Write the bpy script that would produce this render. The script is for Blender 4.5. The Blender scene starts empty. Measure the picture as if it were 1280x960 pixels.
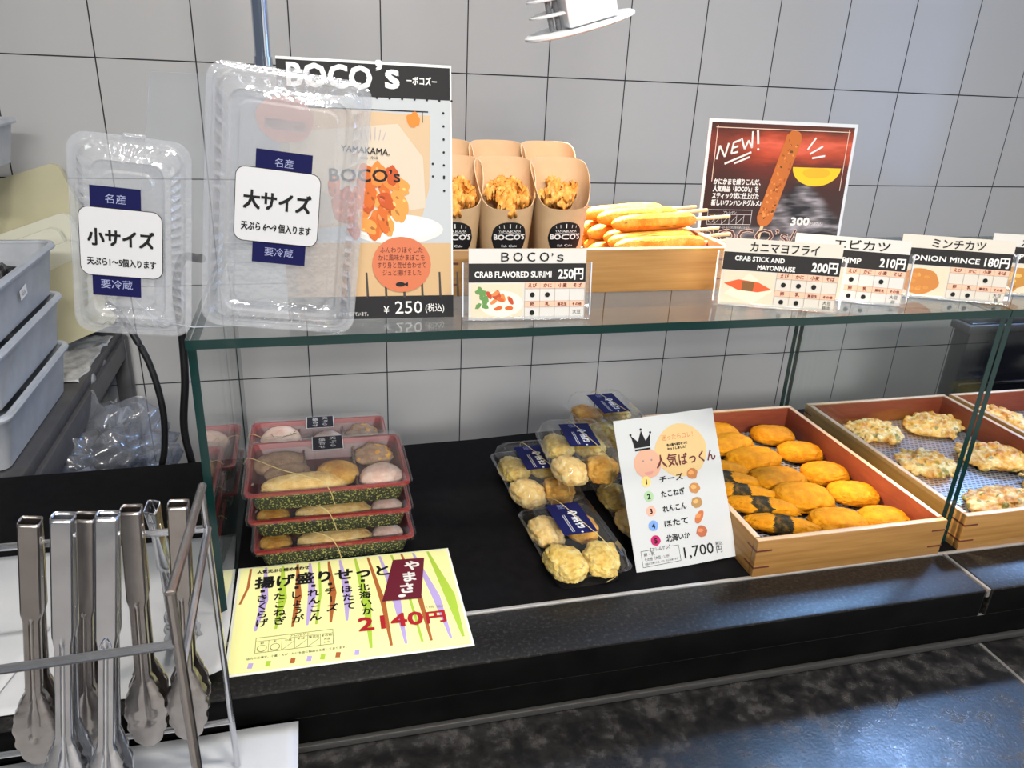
import bpy, bmesh, math, random
from math import sin, cos, pi, radians as R
from mathutils import Vector as V, Matrix as M4, Euler, noise

# ------------------------------------------------------------ camera, world, exposure, lights
SC = bpy.context.scene
COL = SC.collection
cd = bpy.data.cameras.new('camera'); cam = bpy.data.objects.new('camera', cd); COL.objects.link(cam)
cam.matrix_world = M4(((0.96928462, 0.05335476, -0.24008456, 0.0),
                       (-0.24186809, 0.38373011, -0.89120762, 0.0),
                       (0.04457750, 0.92190263, 0.38484851, 1.55),
                       (0, 0, 0, 1)))
cd.sensor_width = 36; cd.lens = 27.228; cd.clip_start = 0.02
SC.camera = cam
SC.view_settings.view_transform = 'Standard'
SC.view_settings.look = 'None'
SC.view_settings.gamma = 1.0
SC.view_settings.use_curve_mapping = False
SC.view_settings.exposure = 0.0
try:
    SC.cycles.transparent_max_bounces = 40
    SC.cycles.max_bounces = 10
    SC.cycles.glossy_bounces = 5
    SC.cycles.sample_clamp_indirect = 4.0
except Exception:
    pass
world = bpy.data.worlds.new('world'); SC.world = world; world.use_nodes = True
world.node_tree.nodes['Background'].inputs[0].default_value = (0.80, 0.88, 1.0, 1)
world.node_tree.nodes['Background'].inputs[1].default_value = 0.18

DOWNLIGHTS = [  # x, y, power, colour, radius   (recessed ceiling lamps)
    (0.12, 0.28, 17, (1.0, 0.94, 0.86), 0.07),
    (0.66, 0.24, 13, (1.0, 0.92, 0.82), 0.07),
    (0.30, 1.10, 2, (1.0, 0.88, 0.80), 0.09),
]
PANELS = [  # x, y, sx, sy, power, colour  (ceiling panel lamps)
    (0.1, -5.2, 2.2, 0.8, 180, (1.0, 0.97, 0.94)),
    (0.1, -2.6, 1.2, 0.5, 225, (1.0, 0.97, 0.94)),
    (-1.0, 1.30, 0.6, 0.3, 1.6, (0.92, 0.96, 1.0)),
    (0.95, 1.56, 1.2, 0.3, 2.5, (0.90, 0.95, 1.0)),
]
WINDOW_STRENGTH = 2.6
CORNER_LAMP_POWER = 8
SPOT_POWER = 170

# ------------------------------------------------------------ materials
MATS = {}
def nt(name):
    m = bpy.data.materials.new(name); m.use_nodes = True
    t = m.node_tree; p = t.nodes['Principled BSDF']
    return m, t, p
def mat(name, col, rough=0.5, metal=0.0, spec=0.5, **kw):
    if name in MATS: return MATS[name]
    m, t, p = nt(name)
    p.inputs['Base Color'].default_value = (*col, 1)
    p.inputs['Roughness'].default_value = rough
    p.inputs['Metallic'].default_value = metal
    p.inputs['Specular IOR Level'].default_value = spec
    for k, v in kw.items():
        p.inputs[k].default_value = v
    MATS[name] = m
    return m
def ink(col, rough=0.55):
    n = 'ink_%02x%02x%02x' % tuple(int(max(0, min(1, c)) * 255) for c in col)
    return mat(n, col, rough, 0, .2)
def coords(t, scale=(1, 1, 1), kind='Object'):
    tc = t.nodes.new('ShaderNodeTexCoord'); mp = t.nodes.new('ShaderNodeMapping')
    mp.inputs['Scale'].default_value = scale
    t.links.new(tc.outputs[kind], mp.inputs['Vector'])
    return mp.outputs['Vector']
def noise_node(t, vec, scale, detail=4, rough=0.6):
    n = t.nodes.new('ShaderNodeTexNoise')
    n.inputs['Scale'].default_value = scale; n.inputs['Detail'].default_value = detail
    n.inputs['Roughness'].default_value = rough
    t.links.new(vec, n.inputs['Vector'])
    return n.outputs['Fac']
def ramp(t, fac, stops):
    r = t.nodes.new('ShaderNodeValToRGB')
    e = r.color_ramp.elements
    while len(e) < len(stops): e.new(0.5)
    for i, (p, c) in enumerate(stops):
        e[i].position = p; e[i].color = (*c, 1) if len(c) == 3 else c
    t.links.new(fac, r.inputs['Fac'])
    return r.outputs['Color']
def bump(t, p, h, strength=0.4, dist=0.002):
    b = t.nodes.new('ShaderNodeBump'); b.inputs['Strength'].default_value = strength
    b.inputs['Distance'].default_value = dist
    t.links.new(h, b.inputs['Height']); t.links.new(b.outputs['Normal'], p.inputs['Normal'])
def mat_noise(name, stops, scale=40, rough=0.5, bscale=None, bstr=0.4, bdist=0.002, vs=(1, 1, 1), metal=0, spec=0.5, detail=5, rrange=None):
    if name in MATS: return MATS[name]
    m, t, p = nt(name)
    v = coords(t, vs)
    f = noise_node(t, v, scale, detail)
    t.links.new(ramp(t, f, stops), p.inputs['Base Color'])
    p.inputs['Roughness'].default_value = rough; p.inputs['Metallic'].default_value = metal
    p.inputs['Specular IOR Level'].default_value = spec
    if rrange:
        t.links.new(ramp(t, f, [(0.35, (rrange[0],) * 3), (0.65, (rrange[1],) * 3)]), p.inputs['Roughness'])
    if bscale: bump(t, p, noise_node(t, v, bscale, 3), bstr, bdist)
    MATS[name] = m
    return m
def mat_clear(name, tint=(0.95, 0.97, 0.97), base=0.04, rough=0.03, white=0.0, top=0.96, bstr=0):
    if name in MATS: return MATS[name]
    m, t, p = nt(name); t.nodes.remove(p)
    out = t.nodes['Material Output']
    lw = t.nodes.new('ShaderNodeLayerWeight'); lw.inputs['Blend'].default_value = 0.5
    pw = t.nodes.new('ShaderNodeMath'); pw.operation = 'POWER'; pw.inputs[1].default_value = 5
    ma = t.nodes.new('ShaderNodeMath'); ma.operation = 'MULTIPLY_ADD'; ma.inputs[1].default_value = top; ma.inputs[2].default_value = base
    ma.use_clamp = True
    t.links.new(lw.outputs['Facing'], pw.inputs[0]); t.links.new(pw.outputs[0], ma.inputs[0])
    tr = t.nodes.new('ShaderNodeBsdfTransparent'); tr.inputs[0].default_value = (*tint, 1)
    gl = t.nodes.new('ShaderNodeBsdfGlossy'); gl.inputs['Roughness'].default_value = rough
    gl.inputs['Color'].default_value = (1, 1, 1, 1)
    first = tr.outputs[0]
    if bstr: bump(t, gl, noise_node(t, coords(t), 90, 2), bstr, .004)
    if white:
        df = t.nodes.new('ShaderNodeBsdfDiffuse'); df.inputs[0].default_value = (0.72, 0.75, 0.79, 1)
        mw = t.nodes.new('ShaderNodeMixShader'); mw.inputs[0].default_value = white
        t.links.new(tr.outputs[0], mw.inputs[1]); t.links.new(df.outputs[0], mw.inputs[2]); first = mw.outputs[0]
    mx = t.nodes.new('ShaderNodeMixShader')
    t.links.new(ma.outputs[0], mx.inputs[0]); t.links.new(first, mx.inputs[1]); t.links.new(gl.outputs[0], mx.inputs[2])
    t.links.new(mx.outputs[0], out.inputs['Surface'])
    MATS[name] = m
    return m
def mat_emit(name, col, s):
    m, t, p = nt(name)
    p.inputs['Base Color'].default_value = (*col, 1)
    p.inputs['Emission Color'].default_value = (*col, 1); p.inputs['Emission Strength'].default_value = s
    MATS[name] = m
    return m
def mat_tiles(name, axis, u0, w, v0, h, tile, grout, gw, rough=0.18):
    m, t, p = nt(name)
    tc = t.nodes.new('ShaderNodeTexCoord'); sx = t.nodes.new('ShaderNodeSeparateXYZ'); cb = t.nodes.new('ShaderNodeCombineXYZ')
    t.links.new(tc.outputs['Object'], sx.inputs[0])
    for i, (ax, o) in enumerate(((axis, u0), ('Z' if axis != 'XY' else 'Y', v0))):
        a = t.nodes.new('ShaderNodeMath'); a.operation = 'SUBTRACT'; a.inputs[1].default_value = o - 100 * (w if i == 0 else h)
        t.links.new(sx.outputs[ax if ax != 'XY' else 'X'], a.inputs[0]); t.links.new(a.outputs[0], cb.inputs[i])
    br = t.nodes.new('ShaderNodeTexBrick'); br.offset = 0.0; br.squash = 1.0
    br.inputs['Scale'].default_value = 1; br.inputs['Brick Width'].default_value = w; br.inputs['Row Height'].default_value = h
    br.inputs['Mortar Size'].default_value = gw; br.inputs['Mortar Smooth'].default_value = 0.1
    br.inputs['Color1'].default_value = (*tile, 1); br.inputs['Color2'].default_value = (*[c * 0.97 for c in tile], 1)
    br.inputs['Mortar'].default_value = (*grout, 1)
    t.links.new(cb.outputs[0], br.inputs['Vector'])
    t.links.new(br.outputs['Color'], p.inputs['Base Color'])
    t.links.new(ramp(t, br.outputs['Fac'], [(0, (rough,) * 3), (1, (0.8,) * 3)]), p.inputs['Roughness'])
    b = t.nodes.new('ShaderNodeBump'); b.invert = True; b.inputs['Strength'].default_value = 0.5; b.inputs['Distance'].default_value = 0.002
    t.links.new(br.outputs['Fac'], b.inputs['Height']); t.links.new(b.outputs['Normal'], p.inputs['Normal'])
    MATS[name] = m
    return m
def mat_net(name):
    m, t, p = nt(name)
    v = coords(t)
    br = t.nodes.new('ShaderNodeTexBrick'); br.offset = 0.5; br.squash = 1.0
    br.inputs['Scale'].default_value = 1; br.inputs['Brick Width'].default_value = 0.0086; br.inputs['Row Height'].default_value = 0.0064
    br.inputs['Mortar Size'].default_value = 0.0016; br.inputs['Mortar Smooth'].default_value = 0.2
    br.inputs['Color1'].default_value = (0.015, 0.013, 0.018, 1); br.inputs['Color2'].default_value = (0.025, 0.02, 0.025, 1)
    br.inputs['Mortar'].default_value = (0.30, 0.31, 0.35, 1)
    t.links.new(v, br.inputs['Vector']); t.links.new(br.outputs['Color'], p.inputs['Base Color'])
    p.inputs['Roughness'].default_value = 0.35
    bump(t, p, br.outputs['Fac'], 0.6, 0.001)
    MATS[name] = m
    return m

WALL_T = mat_tiles('grey_wall_tiles', 'X', -0.4247, 0.2, 1.5169, 0.25, (0.50, 0.505, 0.505), (0.02, 0.02, 0.024), 0.0015)
FLOOR_T = mat_tiles('floor_tiles', 'XY', 0, 0.3, 0, 0.3, (0.18, 0.17, 0.16), (0.05, 0.05, 0.05), 0.003, 0.4)
PAINT = mat('white_paint', (0.62, 0.62, 0.60), 0.6)
GLASS = mat_clear('glass_sheet', (0.978, 0.992, 0.985), 0.035, 0.01)
GEDGE = mat('green_glass_edge', (0.001, 0.024, 0.022), 0.14, 0, 0.5)
ACRYL = mat_clear('clear_acrylic', (0.96, 0.97, 0.98), 0.05, 0.03, 0.05)
ACEDGE = mat('acrylic_edge', (0.62, 0.66, 0.72), 0.15)
PLAST = mat_clear('clear_plastic', (0.93, 0.94, 0.955), 0.13, 0.09, 0.22, bstr=.2)
PLASTL = mat_clear('clear_lid_plastic', (0.985, 0.988, 0.99), 0.045, 0.05, 0.008)
DECK = mat_noise('black_deck_laminate', [(0.3, (0.0045, 0.0045, 0.005)), (0.7, (0.0075, 0.007, 0.0075))], 60, 0.5, 900, 0.15, 0.0004, spec=0.025)
SLAB = mat_noise('dark_mottled_stone', [(0.32, (0.004, 0.004, 0.004)), (0.55, (0.010, 0.0095, 0.009)), (0.74, (0.045, 0.042, 0.040))], 220, 0.4, 420, 0.25, 0.0006, spec=0.22, detail=6, rrange=(0.45, 0.30))
SLABF = mat_noise('black_stone_face', [(0.3, (0.0025, 0.0025, 0.0025)), (0.7, (0.005, 0.005, 0.005))], 20, 0.45, spec=0.04)
LOWER = mat_noise('worn_dark_worktop', [(0.38, (0.004, 0.004, 0.0045)), (0.52, (0.017, 0.016, 0.016)), (0.66, (0.055, 0.053, 0.052))], 46, 0.4, 300, 0.45, 0.0008, spec=0.6, detail=14, rrange=(0.42, 0.24))
JOINT = mat('grey_joint', (0.12, 0.115, 0.11), 0.7)
STEEL = mat_noise('polished_steel', [(0.3, (0.50, 0.51, 0.53)), (0.7, (0.66, 0.67, 0.70))], 30, 0.22, 300, 0.05, 0.0004, metal=1.0)
STEELD = mat_noise('worn_steel', [(0.3, (0.30, 0.27, 0.25)), (0.7, (0.44, 0.41, 0.39))], 25, 0.27, 300, 0.08, 0.0005, metal=1.0)
CHROME = mat('chrome', (0.62, 0.68, 0.80), 0.08, 1.0)
ALU = mat_noise('matt_aluminium', [(0.3, (0.40, 0.43, 0.47)), (0.7, (0.54, 0.57, 0.61))], 14, 0.45, 120, 0.12, 0.001, metal=0.3)
TRIM = mat('aluminium_trim', (0.62, 0.61, 0.59), 0.35, 0.7)
BLACK = mat('black_rubber', (0.006, 0.006, 0.007), 0.45)
CARTM = mat_noise('dark_painted_steel', [(0.3, (0.055, 0.055, 0.06)), (0.7, (0.085, 0.085, 0.09))], 20, 0.45, metal=0.3)
WOOD = mat_noise('pale_box_wood', [(0.30, (0.24, 0.115, 0.028)), (0.52, (0.32, 0.165, 0.045)), (0.72, (0.39, 0.215, 0.066))], 1.0, 0.45, 3.0, 0.12, 0.0006, vs=(5, 5, 130))
WOODR = mat_noise('pale_rim_wood', [(0.3, (0.56, 0.36, 0.20)), (0.7, (0.66, 0.46, 0.28))], 4.0, 0.42, vs=(8, 8, 60))
REDW = mat_noise('red_brown_lacquer', [(0.3, (0.17, 0.035, 0.018)), (0.7, (0.23, 0.055, 0.025))], 5, 0.4, vs=(6, 6, 60))
KEY = mat('dark_corner_key', (0.10, 0.022, 0.014), 0.5)
NET = mat_net('perforated_net')
PAPER = mat_noise('white_paper', [(0.3, (0.42, 0.44, 0.46)), (0.7, (0.48, 0.49, 0.51))], 14, 0.6, 260, 0.15, 0.001)
BOARD = mat_noise('cream_plastic_board', [(0.3, (0.50, 0.47, 0.30)), (0.7, (0.58, 0.55, 0.37))], 6, 0.5)
BOARDL = mat_noise('pale_plastic_board', [(0.3, (0.64, 0.64, 0.52)), (0.7, (0.72, 0.72, 0.60))], 6, 0.5)
FOIL = mat_noise('crinkled_foil_paper', [(0.3, (0.35, 0.36, 0.37)), (0.7, (0.70, 0.70, 0.68))], 35, 0.35, 60, 0.6, 0.004, metal=0.3)
BAG = mat_clear('clear_bag_film', (0.72, 0.75, 0.82), 0.06, 0.16, 0.10)
CARD = mat('white_card', (0.58, 0.57, 0.54), 0.5)
CREAMC = mat('cream_card', (0.58, 0.55, 0.48), 0.5)
KRAFT = mat_noise('kraft_paper', [(0.3, (0.42, 0.28, 0.15)), (0.7, (0.48, 0.33, 0.185))], 30, 0.6)
KRAFTI = mat_noise('kraft_inside', [(0.3, (0.62, 0.40, 0.22)), (0.7, (0.68, 0.45, 0.26))], 30, 0.6)
BLK = ink((0.008, 0.008, 0.009)); WHT = ink((0.70, 0.70, 0.69)); NAVY = ink((0.003, 0.004, 0.058), .7); PEACH = ink((0.80, 0.46, 0.33))
SPECK = None
def mat_speckle():
    m, t, p = nt('gold_speckled_green')
    v = coords(t, (1, 1, 1))
    f = noise_node(t, v, 420, 2, 0.5)
    t.links.new(ramp(t, f, [(0.0, (0.006, 0.012, 0.006)), (0.56, (0.012, 0.02, 0.009)), (0.62, (0.30, 0.30, 0.10)), (1.0, (0.5, 0.48, 0.2))]), p.inputs['Base Color'])
    p.inputs['Roughness'].default_value = 0.4
    return m
SPECK = mat_speckle()
RIMR = mat('red_tray_rim', (0.24, 0.020, 0.018), 0.3)
RIMI = mat('dark_red_tray', (0.10, 0.016, 0.016), 0.35)
def food(name, a, b, c, scale=60, rough=0.55, bs=420, bstr=0.6, bd=0.0025):
    return mat_noise(name, [(0.30, a), (0.5, b), (0.70, c)], scale, rough, bs, bstr, bd, spec=0.12)
F_CROQ = food('golden_breadcrumb', (0.48, 0.165, 0.004), (0.58, 0.215, 0.005), (0.66, 0.29, 0.010), 110, bstr=.7, bd=.002, bs=600)
F_CROQD = food('deep_golden_breadcrumb', (0.52, 0.185, 0.004), (0.64, 0.25, 0.005), (0.72, 0.33, 0.012), 110, bstr=.7, bd=.002, bs=600)
F_NORI = food('dark_seaweed_crumb', (0.010, 0.009, 0.004), (0.035, 0.028, 0.010), (0.20, 0.10, 0.02), 90)
F_FRIT = food('pale_fritter_batter', (0.56, 0.24, 0.04), (0.76, 0.47, 0.14), (0.84, 0.68, 0.36), 38)
F_FRIT2 = food('golden_fritter_batter', (0.52, 0.20, 0.025), (0.74, 0.41, 0.09), (0.82, 0.60, 0.24), 45)
F_FRIT3 = food('brown_fritter_batter', (0.36, 0.14, 0.025), (0.58, 0.30, 0.07), (0.74, 0.54, 0.26), 40)
F_GREEN = food('green_vegetable', (0.05, 0.09, 0.015), (0.12, 0.16, 0.03), (0.25, 0.24, 0.06), 60)
F_STICK = food('orange_fish_stick', (0.48, 0.13, 0.012), (0.66, 0.24, 0.03), (0.78, 0.38, 0.08), 55, 0.35)
F_FLECK = ink((0.10, 0.10, 0.02))
F_FRY = food('orange_fried_piece', (0.62, 0.20, 0.022), (0.80, 0.36, 0.075), (0.86, 0.57, 0.22), 90)
F_YEL = food('pale_yellow_fishcake', (0.60, 0.34, 0.09), (0.74, 0.52, 0.20), (0.82, 0.66, 0.34), 60, 0.4)
F_YEL2 = food('yellow_fishcake', (0.55, 0.32, 0.06), (0.70, 0.50, 0.13), (0.80, 0.66, 0.30), 90, 0.4)
F_BRN = food('brown_fishcake', (0.20, 0.11, 0.06), (0.32, 0.20, 0.12), (0.42, 0.29, 0.18), 50, 0.4)
F_ORG = food('orange_fishcake', (0.45, 0.18, 0.02), (0.62, 0.32, 0.05), (0.74, 0.48, 0.14), 50, 0.4)
F_PNK = food('pink_white_fishcake', (0.62, 0.36, 0.28), (0.74, 0.54, 0.44), (0.82, 0.70, 0.60), 45, 0.35)
STICKW = mat('pale_chopstick_wood', (0.72, 0.52, 0.28), 0.5)

# ------------------------------------------------------------ mesh builder
EPS = 0.00025
class B:
    def __init__(s): s.bm = bmesh.new(); s.m = []
    def mi(s, m):
        if m not in s.m: s.m.append(m)
        return s.m.index(m)
    def poly(s, pts, m, smooth=False):
        try: f = s.bm.faces.new([s.bm.verts.new(p) for p in pts])
        except ValueError: return None
        f.material_index = s.mi(m); f.smooth = smooth
        return f
    def box(s, c, d, m, bev=0, rot=None, pick=None, seg=2):
        r = bmesh.ops.create_cube(s.bm, size=1)
        vs = r['verts']
        for v in vs:
            v.co = V((v.co.x * d[0], v.co.y * d[1], v.co.z * d[2]))
        fs = list({f for v in vs for f in v.link_faces})
        for f in fs:
            f.normal_update()
            mm = pick(f.normal) if pick else m
            f.material_index = s.mi(mm or m)
        if bev:
            es = list({e for v in vs for e in v.link_edges})
            r2 = bmesh.ops.bevel(s.bm, geom=es, offset=bev, segments=seg, affect='EDGES', profile=0.5, clamp_overlap=True)
            vs = list({v for f in r2['faces'] for v in f.verts} | {v for v in vs if v.is_valid})
            seen = set(vs); st = list(vs)
            while st:
                v = st.pop()
                for e in v.link_edges:
                    o = e.other_vert(v)
                    if o not in seen: seen.add(o); st.append(o)
            vs = list(seen)
        mt = M4.Translation(c) @ (rot.to_4x4() if rot else M4())
        for v in vs: v.co = mt @ v.co
        return vs
    def loft(s, rings, m, cap0=False, cap1=False, closed=True, smooth=True):
        rv = [[s.bm.verts.new(p) for p in r] for r in rings]
        mm = m if isinstance(m, list) else [m] * (len(rings) - 1)
        n = len(rings[0])
        for k in range(len(rv) - 1):
            for i in range(n if closed else n - 1):
                j = (i + 1) % n
                try:
                    f = s.bm.faces.new((rv[k][i], rv[k][j], rv[k + 1][j], rv[k + 1][i]))
                    f.material_index = s.mi(mm[k]); f.smooth = smooth
                except ValueError: pass
        for c, r, k in ((cap0, rv[0][::-1], 0), (cap1, rv[-1], -1)):
            if c:
                f = s.bm.faces.new(r); f.material_index = s.mi(c if not isinstance(c, bool) else mm[k]); f.smooth = False
        return rv
    def tube(s, path, r, m, n=10, closed=False, radii=None):
        P = [V(p) for p in path]; rings = []
        L = len(P)
        for i, p in enumerate(P):
            a = P[(i - 1) % L] if (closed or i > 0) else P[i]
            b = P[(i + 1) % L] if (closed or i < L - 1) else P[i]
            t = (b - a).normalized()
            up = V((0, 0, 1)) if abs(t.z) < 0.92 else V((0, 1, 0))
            x = t.cross(up).normalized(); y = x.cross(t)
            rr_ = radii[i] if radii else r
            rings.append([p + (x * cos(2 * pi * k / n) + y * sin(2 * pi * k / n)) * rr_ for k in range(n)])
        if closed: rings.append(rings[0])
        s.loft(rings, m, not closed, not closed)
    def cyl(s, a, b, r, m, n=16): s.tube([a, b], r, m, n)
    def build(s, name, parent=None, loc=(0, 0, 0), rot=(0, 0, 0), sharp=35):
        bmesh.ops.recalc_face_normals(s.bm, faces=s.bm.faces[:])
        me = bpy.data.meshes.new(name); s.bm.to_mesh(me); s.bm.free()
        for m in s.m: me.materials.append(m)
        if sharp:
            me.polygons.foreach_set('use_smooth', [True] * len(me.polygons))
            me.set_sharp_from_angle(angle=R(sharp))
        o = bpy.data.objects.new(name, me); COL.objects.link(o)
        o.location = loc; o.rotation_euler = rot
        if parent: o.parent = parent
        return o
def thing(name, label, cat, loc=(0, 0, 0), rot=(0, 0, 0), group=None):
    o = bpy.data.objects.new(name, None); COL.objects.link(o)
    o.location = loc; o.rotation_euler = rot; o.empty_display_size = 0.03
    return tag(o, label, cat, group)
def tag(o, label, cat, group=None, kind=None):
    o['label'] = label; o['category'] = cat
    if group: o['group'] = group
    if kind: o['kind'] = kind
    return o
def struct(o):
    o['kind'] = 'structure'; return o
def bez(pts, n=8):
    """Catmull-Rom through pts"""
    P = [V(p) for p in pts]; P = [P[0] * 2 - P[1]] + P + [P[-1] * 2 - P[-2]]; out = []
    for i in range(1, len(P) - 2):
        for k in range(n):
            t = k / n; a, b, c, d = P[i - 1:i + 3]
            out.append(0.5 * ((2 * b) + (c - a) * t + (2 * a - 5 * b + 4 * c - d) * t * t + (3 * b - a - 3 * c + d) * t ** 3))
    out.append(P[-2]); return out
def rr(w, h, r, nc=5, ns=1, amp=0, freq=0):
    """rounded rectangle outline in (u, v); ns points on each straight side, optional ribs"""
    out = []
    cs = [(w / 2 - r, h / 2 - r, 0), (-(w / 2 - r), h / 2 - r, pi / 2), (-(w / 2 - r), -(h / 2 - r), pi), (w / 2 - r, -(h / 2 - r), 1.5 * pi)]
    for k, (cx, cy, a0) in enumerate(cs):
        for i in range(nc + 1):
            a = a0 + (pi / 2) * i / nc
            out.append((cx + r * cos(a), cy + r * sin(a)))
        nx, ny, _ = cs[(k + 1) % 4]; a1 = a0 + pi / 2
        p0 = (cx + r * cos(a1), cy + r * sin(a1)); p1 = (nx + r * cos(a1), ny + r * sin(a1))
        L = math.hypot(p1[0] - p0[0], p1[1] - p0[1])
        for i in range(1, ns):
            t = i / ns
            o = amp * 0.5 * (1 - cos(2 * pi * max(1, round(L * freq)) * t)) if amp else 0
            out.append((p0[0] + (p1[0] - p0[0]) * t - o * cos(a1), p0[1] + (p1[1] - p0[1]) * t - o * sin(a1)))
    return out

# ------------------------------------------------------------ printed sheets
def text_geo(s):
    cu = bpy.data.curves.new('text', 'FONT'); cu.body = s; cu.size = 1; cu.resolution_u = 2
    ob = bpy.data.objects.new('text', cu); me = ob.to_mesh()
    vs = [v.co.copy() for v in me.vertices]; ps = [list(p.vertices) for p in me.polygons]
    ob.to_mesh_clear(); bpy.data.objects.remove(ob); bpy.data.curves.remove(cu)
    return vs, ps
TG = {}
class Sheet:
    """draws flat print on a sheet; u right, v up in metres from the lower left corner"""
    def __init__(s, b, fn): s.b = b; s.fn = fn
    def P(s, u, v, l): return s.fn(u, v, EPS * l)
    def poly(s, pts, m, l=1): s.b.poly([s.P(u, v, l) for u, v in pts], m)
    def rect(s, u, v, w, h, m, l=1, rot=0):
        c, d = cos(rot), sin(rot); cx, cy = u + w / 2, v + h / 2
        s.poly([(cx + x * c - y * d, cy + x * d + y * c) for x, y in ((-w / 2, -h / 2), (w / 2, -h / 2), (w / 2, h / 2), (-w / 2, h / 2))], m, l)
    def rrect(s, u, v, w, h, r, m, l=1):
        s.poly([(u + w / 2 + x, v + h / 2 + y) for x, y in rr(w, h, r)], m, l)
    def ell(s, u, v, a, b, m, l=1, rot=0, n=28, wob=0, seed=0):
        c, d = cos(rot), sin(rot); pts = []
        for i in range(n):
            t = 2 * pi * i / n; k = 1 + (wob * noise.noise((cos(t) * 1.7 + seed * 3.1, sin(t) * 1.7, seed)) if wob else 0)
            x, y = a * cos(t) * k, b * sin(t) * k
            pts.append((u + x * c - y * d, v + x * d + y * c))
        s.poly(pts, m, l)
    def line(s, pts, w, m, l=1):
        for (a, b), (c, d) in zip(pts[:-1], pts[1:]):
            L = math.hypot(c - a, d - b) or 1e-9; nx, ny = -(d - b) / L * w / 2, (c - a) / L * w / 2
            s.poly([(a + nx, b + ny), (a - nx, b - ny), (c - nx, d - ny), (c + nx, d + ny)], m, l)
    def frame(s, u, v, w, h, t, m, l=1):
        s.line([(u, v), (u + w, v), (u + w, v + h), (u, v + h), (u, v)], t, m, l)
    def text(s, u, v, txt, size, m, l=2, width=None, align='l', rot=0, bold=0, shear=0):
        """v is the baseline, size the em height, width squeezes or stretches the line"""
        if txt not in TG: TG[txt] = text_geo(txt)
        vs, ps = TG[txt]
        if not vs: return
        x0 = min(p.x for p in vs); x1 = max(p.x for p in vs)
        sx = size if not width else width / max(1e-6, x1 - x0)
        W = (x1 - x0) * sx
        off = {'l': 0, 'c': -W / 2, 'r': -W}[align]
        c, d = cos(rot), sin(rot)
        offs = [(0, 0)] if not bold else [(-bold, -bold), (bold, -bold), (bold, bold), (-bold, bold)]
        for k, (bx, by) in enumerate(offs):
            L = l + 0.12 * k
            vv = []
            for p in vs:
                x = (p.x - x0) * sx + off + bx + shear * p.y * size; y = p.y * size + by
                vv.append(s.b.bm.verts.new(s.P(u + x * c - y * d, v + x * d + y * c, L)))
            mi = s.b.mi(m)
            for q in ps:
                try:
                    f = s.b.bm.faces.new([vv[i] for i in q]); f.material_index = mi
                except ValueError: pass
    def vtext(s, u, v, txt, size, m, l=2, step=None, bold=0, dx=0):
        st = step or size * 1.02
        for i, ch in enumerate(txt):
            if ch == 'ー': s.line([(u + i * dx, v - i * st + size * .75), (u + i * dx, v - i * st + size * .05)], size * .11, m, l)
            else: s.text(u + i * dx, v - i * st, ch, size, m, l, align='c', bold=bold)
def flat(w, y=0.0):  # sheet standing up, printed side towards -Y, centred on x
    return lambda u, v, d: V((u - w / 2, y - d, v))

# ------------------------------------------------------------ food meshes
def blob_mesh(name, seed, rx, ry, rz, m, sub=4, big=0.10, bf=1.6, fine=0.02, ff=12, sq=1.0, flat_b=0.6, m2=None, band=None, m2fac=None):
    b = bmesh.new(); bmesh.ops.create_icosphere(b, subdivisions=sub, radius=1)
    o = V((seed * 7.13, seed * 3.7, seed * 1.9))
    mats = [m] + ([m2] if m2 else [])
    for v in b.verts:
        n = v.co.normalized()
        k = 1 + big * noise.noise(n * bf + o) + big * 0.6 * noise.noise(n * bf * 2.3 + o) + fine * noise.noise(n * ff + o) + fine * 0.7 * noise.noise(n * ff * 2.2 + o)
        x, y, z = n
        e = sq
        q = lambda t: math.copysign(abs(t) ** e, t)
        p = V((q(x) * rx * k, q(y) * ry * k, q(z) * rz * (k if z > 0 else 1)))
        if p.z < 0: p.z *= flat_b
        v.co = p
    if m2:
        for f in b.faces:
            c = f.calc_center_median()
            if band and band[0] < c.x / rx + 0.16 * noise.noise(c * 120 + o) < band[1]: f.material_index = 1
            elif m2fac and noise.noise(c * m2fac[0] + o * 2) > m2fac[1]: f.material_index = 1
    for f in b.faces: f.smooth = True
    zmin = min(v.co.z for v in b.verts)
    for v in b.verts: v.co.z -= zmin
    me = bpy.data.meshes.new(name); b.to_mesh(me); b.free()
    for mm in mats: me.materials.append(mm)
    return me
def place(name, me, loc, rz, label, cat, group=None, sc=(1, 1, 1), rot=None):
    o = bpy.data.objects.new(name, me); COL.objects.link(o); o.location = loc
    o.rotation_euler = rot if rot else (0, 0, rz); o.scale = sc
    return tag(o, label, cat, group)

# ============================================================ STRUCTURE
YW = 1.939
b = B(); b.box((0.05, YW + 0.04, 1.35), (5.1, 0.08, 2.7), WALL_T); struct(b.build('wall_back', sharp=0))
b = B(); b.box((0.05, -2.3, -0.03), (5.1, 8.5, 0.06), FLOOR_T); struct(b.build('floor', sharp=0))
b = B(); b.box((0.05, -2.3, 2.73), (5.1, 8.5, 0.06), PAINT); struct(b.build('ceiling', sharp=0))
XR = 2.5
WINS = [(0.20, 1.10, 1.10, 2.50, WINDOW_STRENGTH)]
b = B()
def seg(y0, y1, z0, z1): b.box((XR + .05, (y0 + y1) / 2, (z0 + z1) / 2), (.1, y1 - y0, z1 - z0), PAINT)
seg(-2.75, .20, 0, 2.7); seg(.20, 1.10, 0, 1.10); seg(.20, 1.10, 2.50, 2.7); seg(1.10, YW, 0, 2.7)
struct(b.build('wall_right', sharp=0))
fm = mat('window_frame_grey', (0.12, 0.12, 0.13), 0.4)
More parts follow.
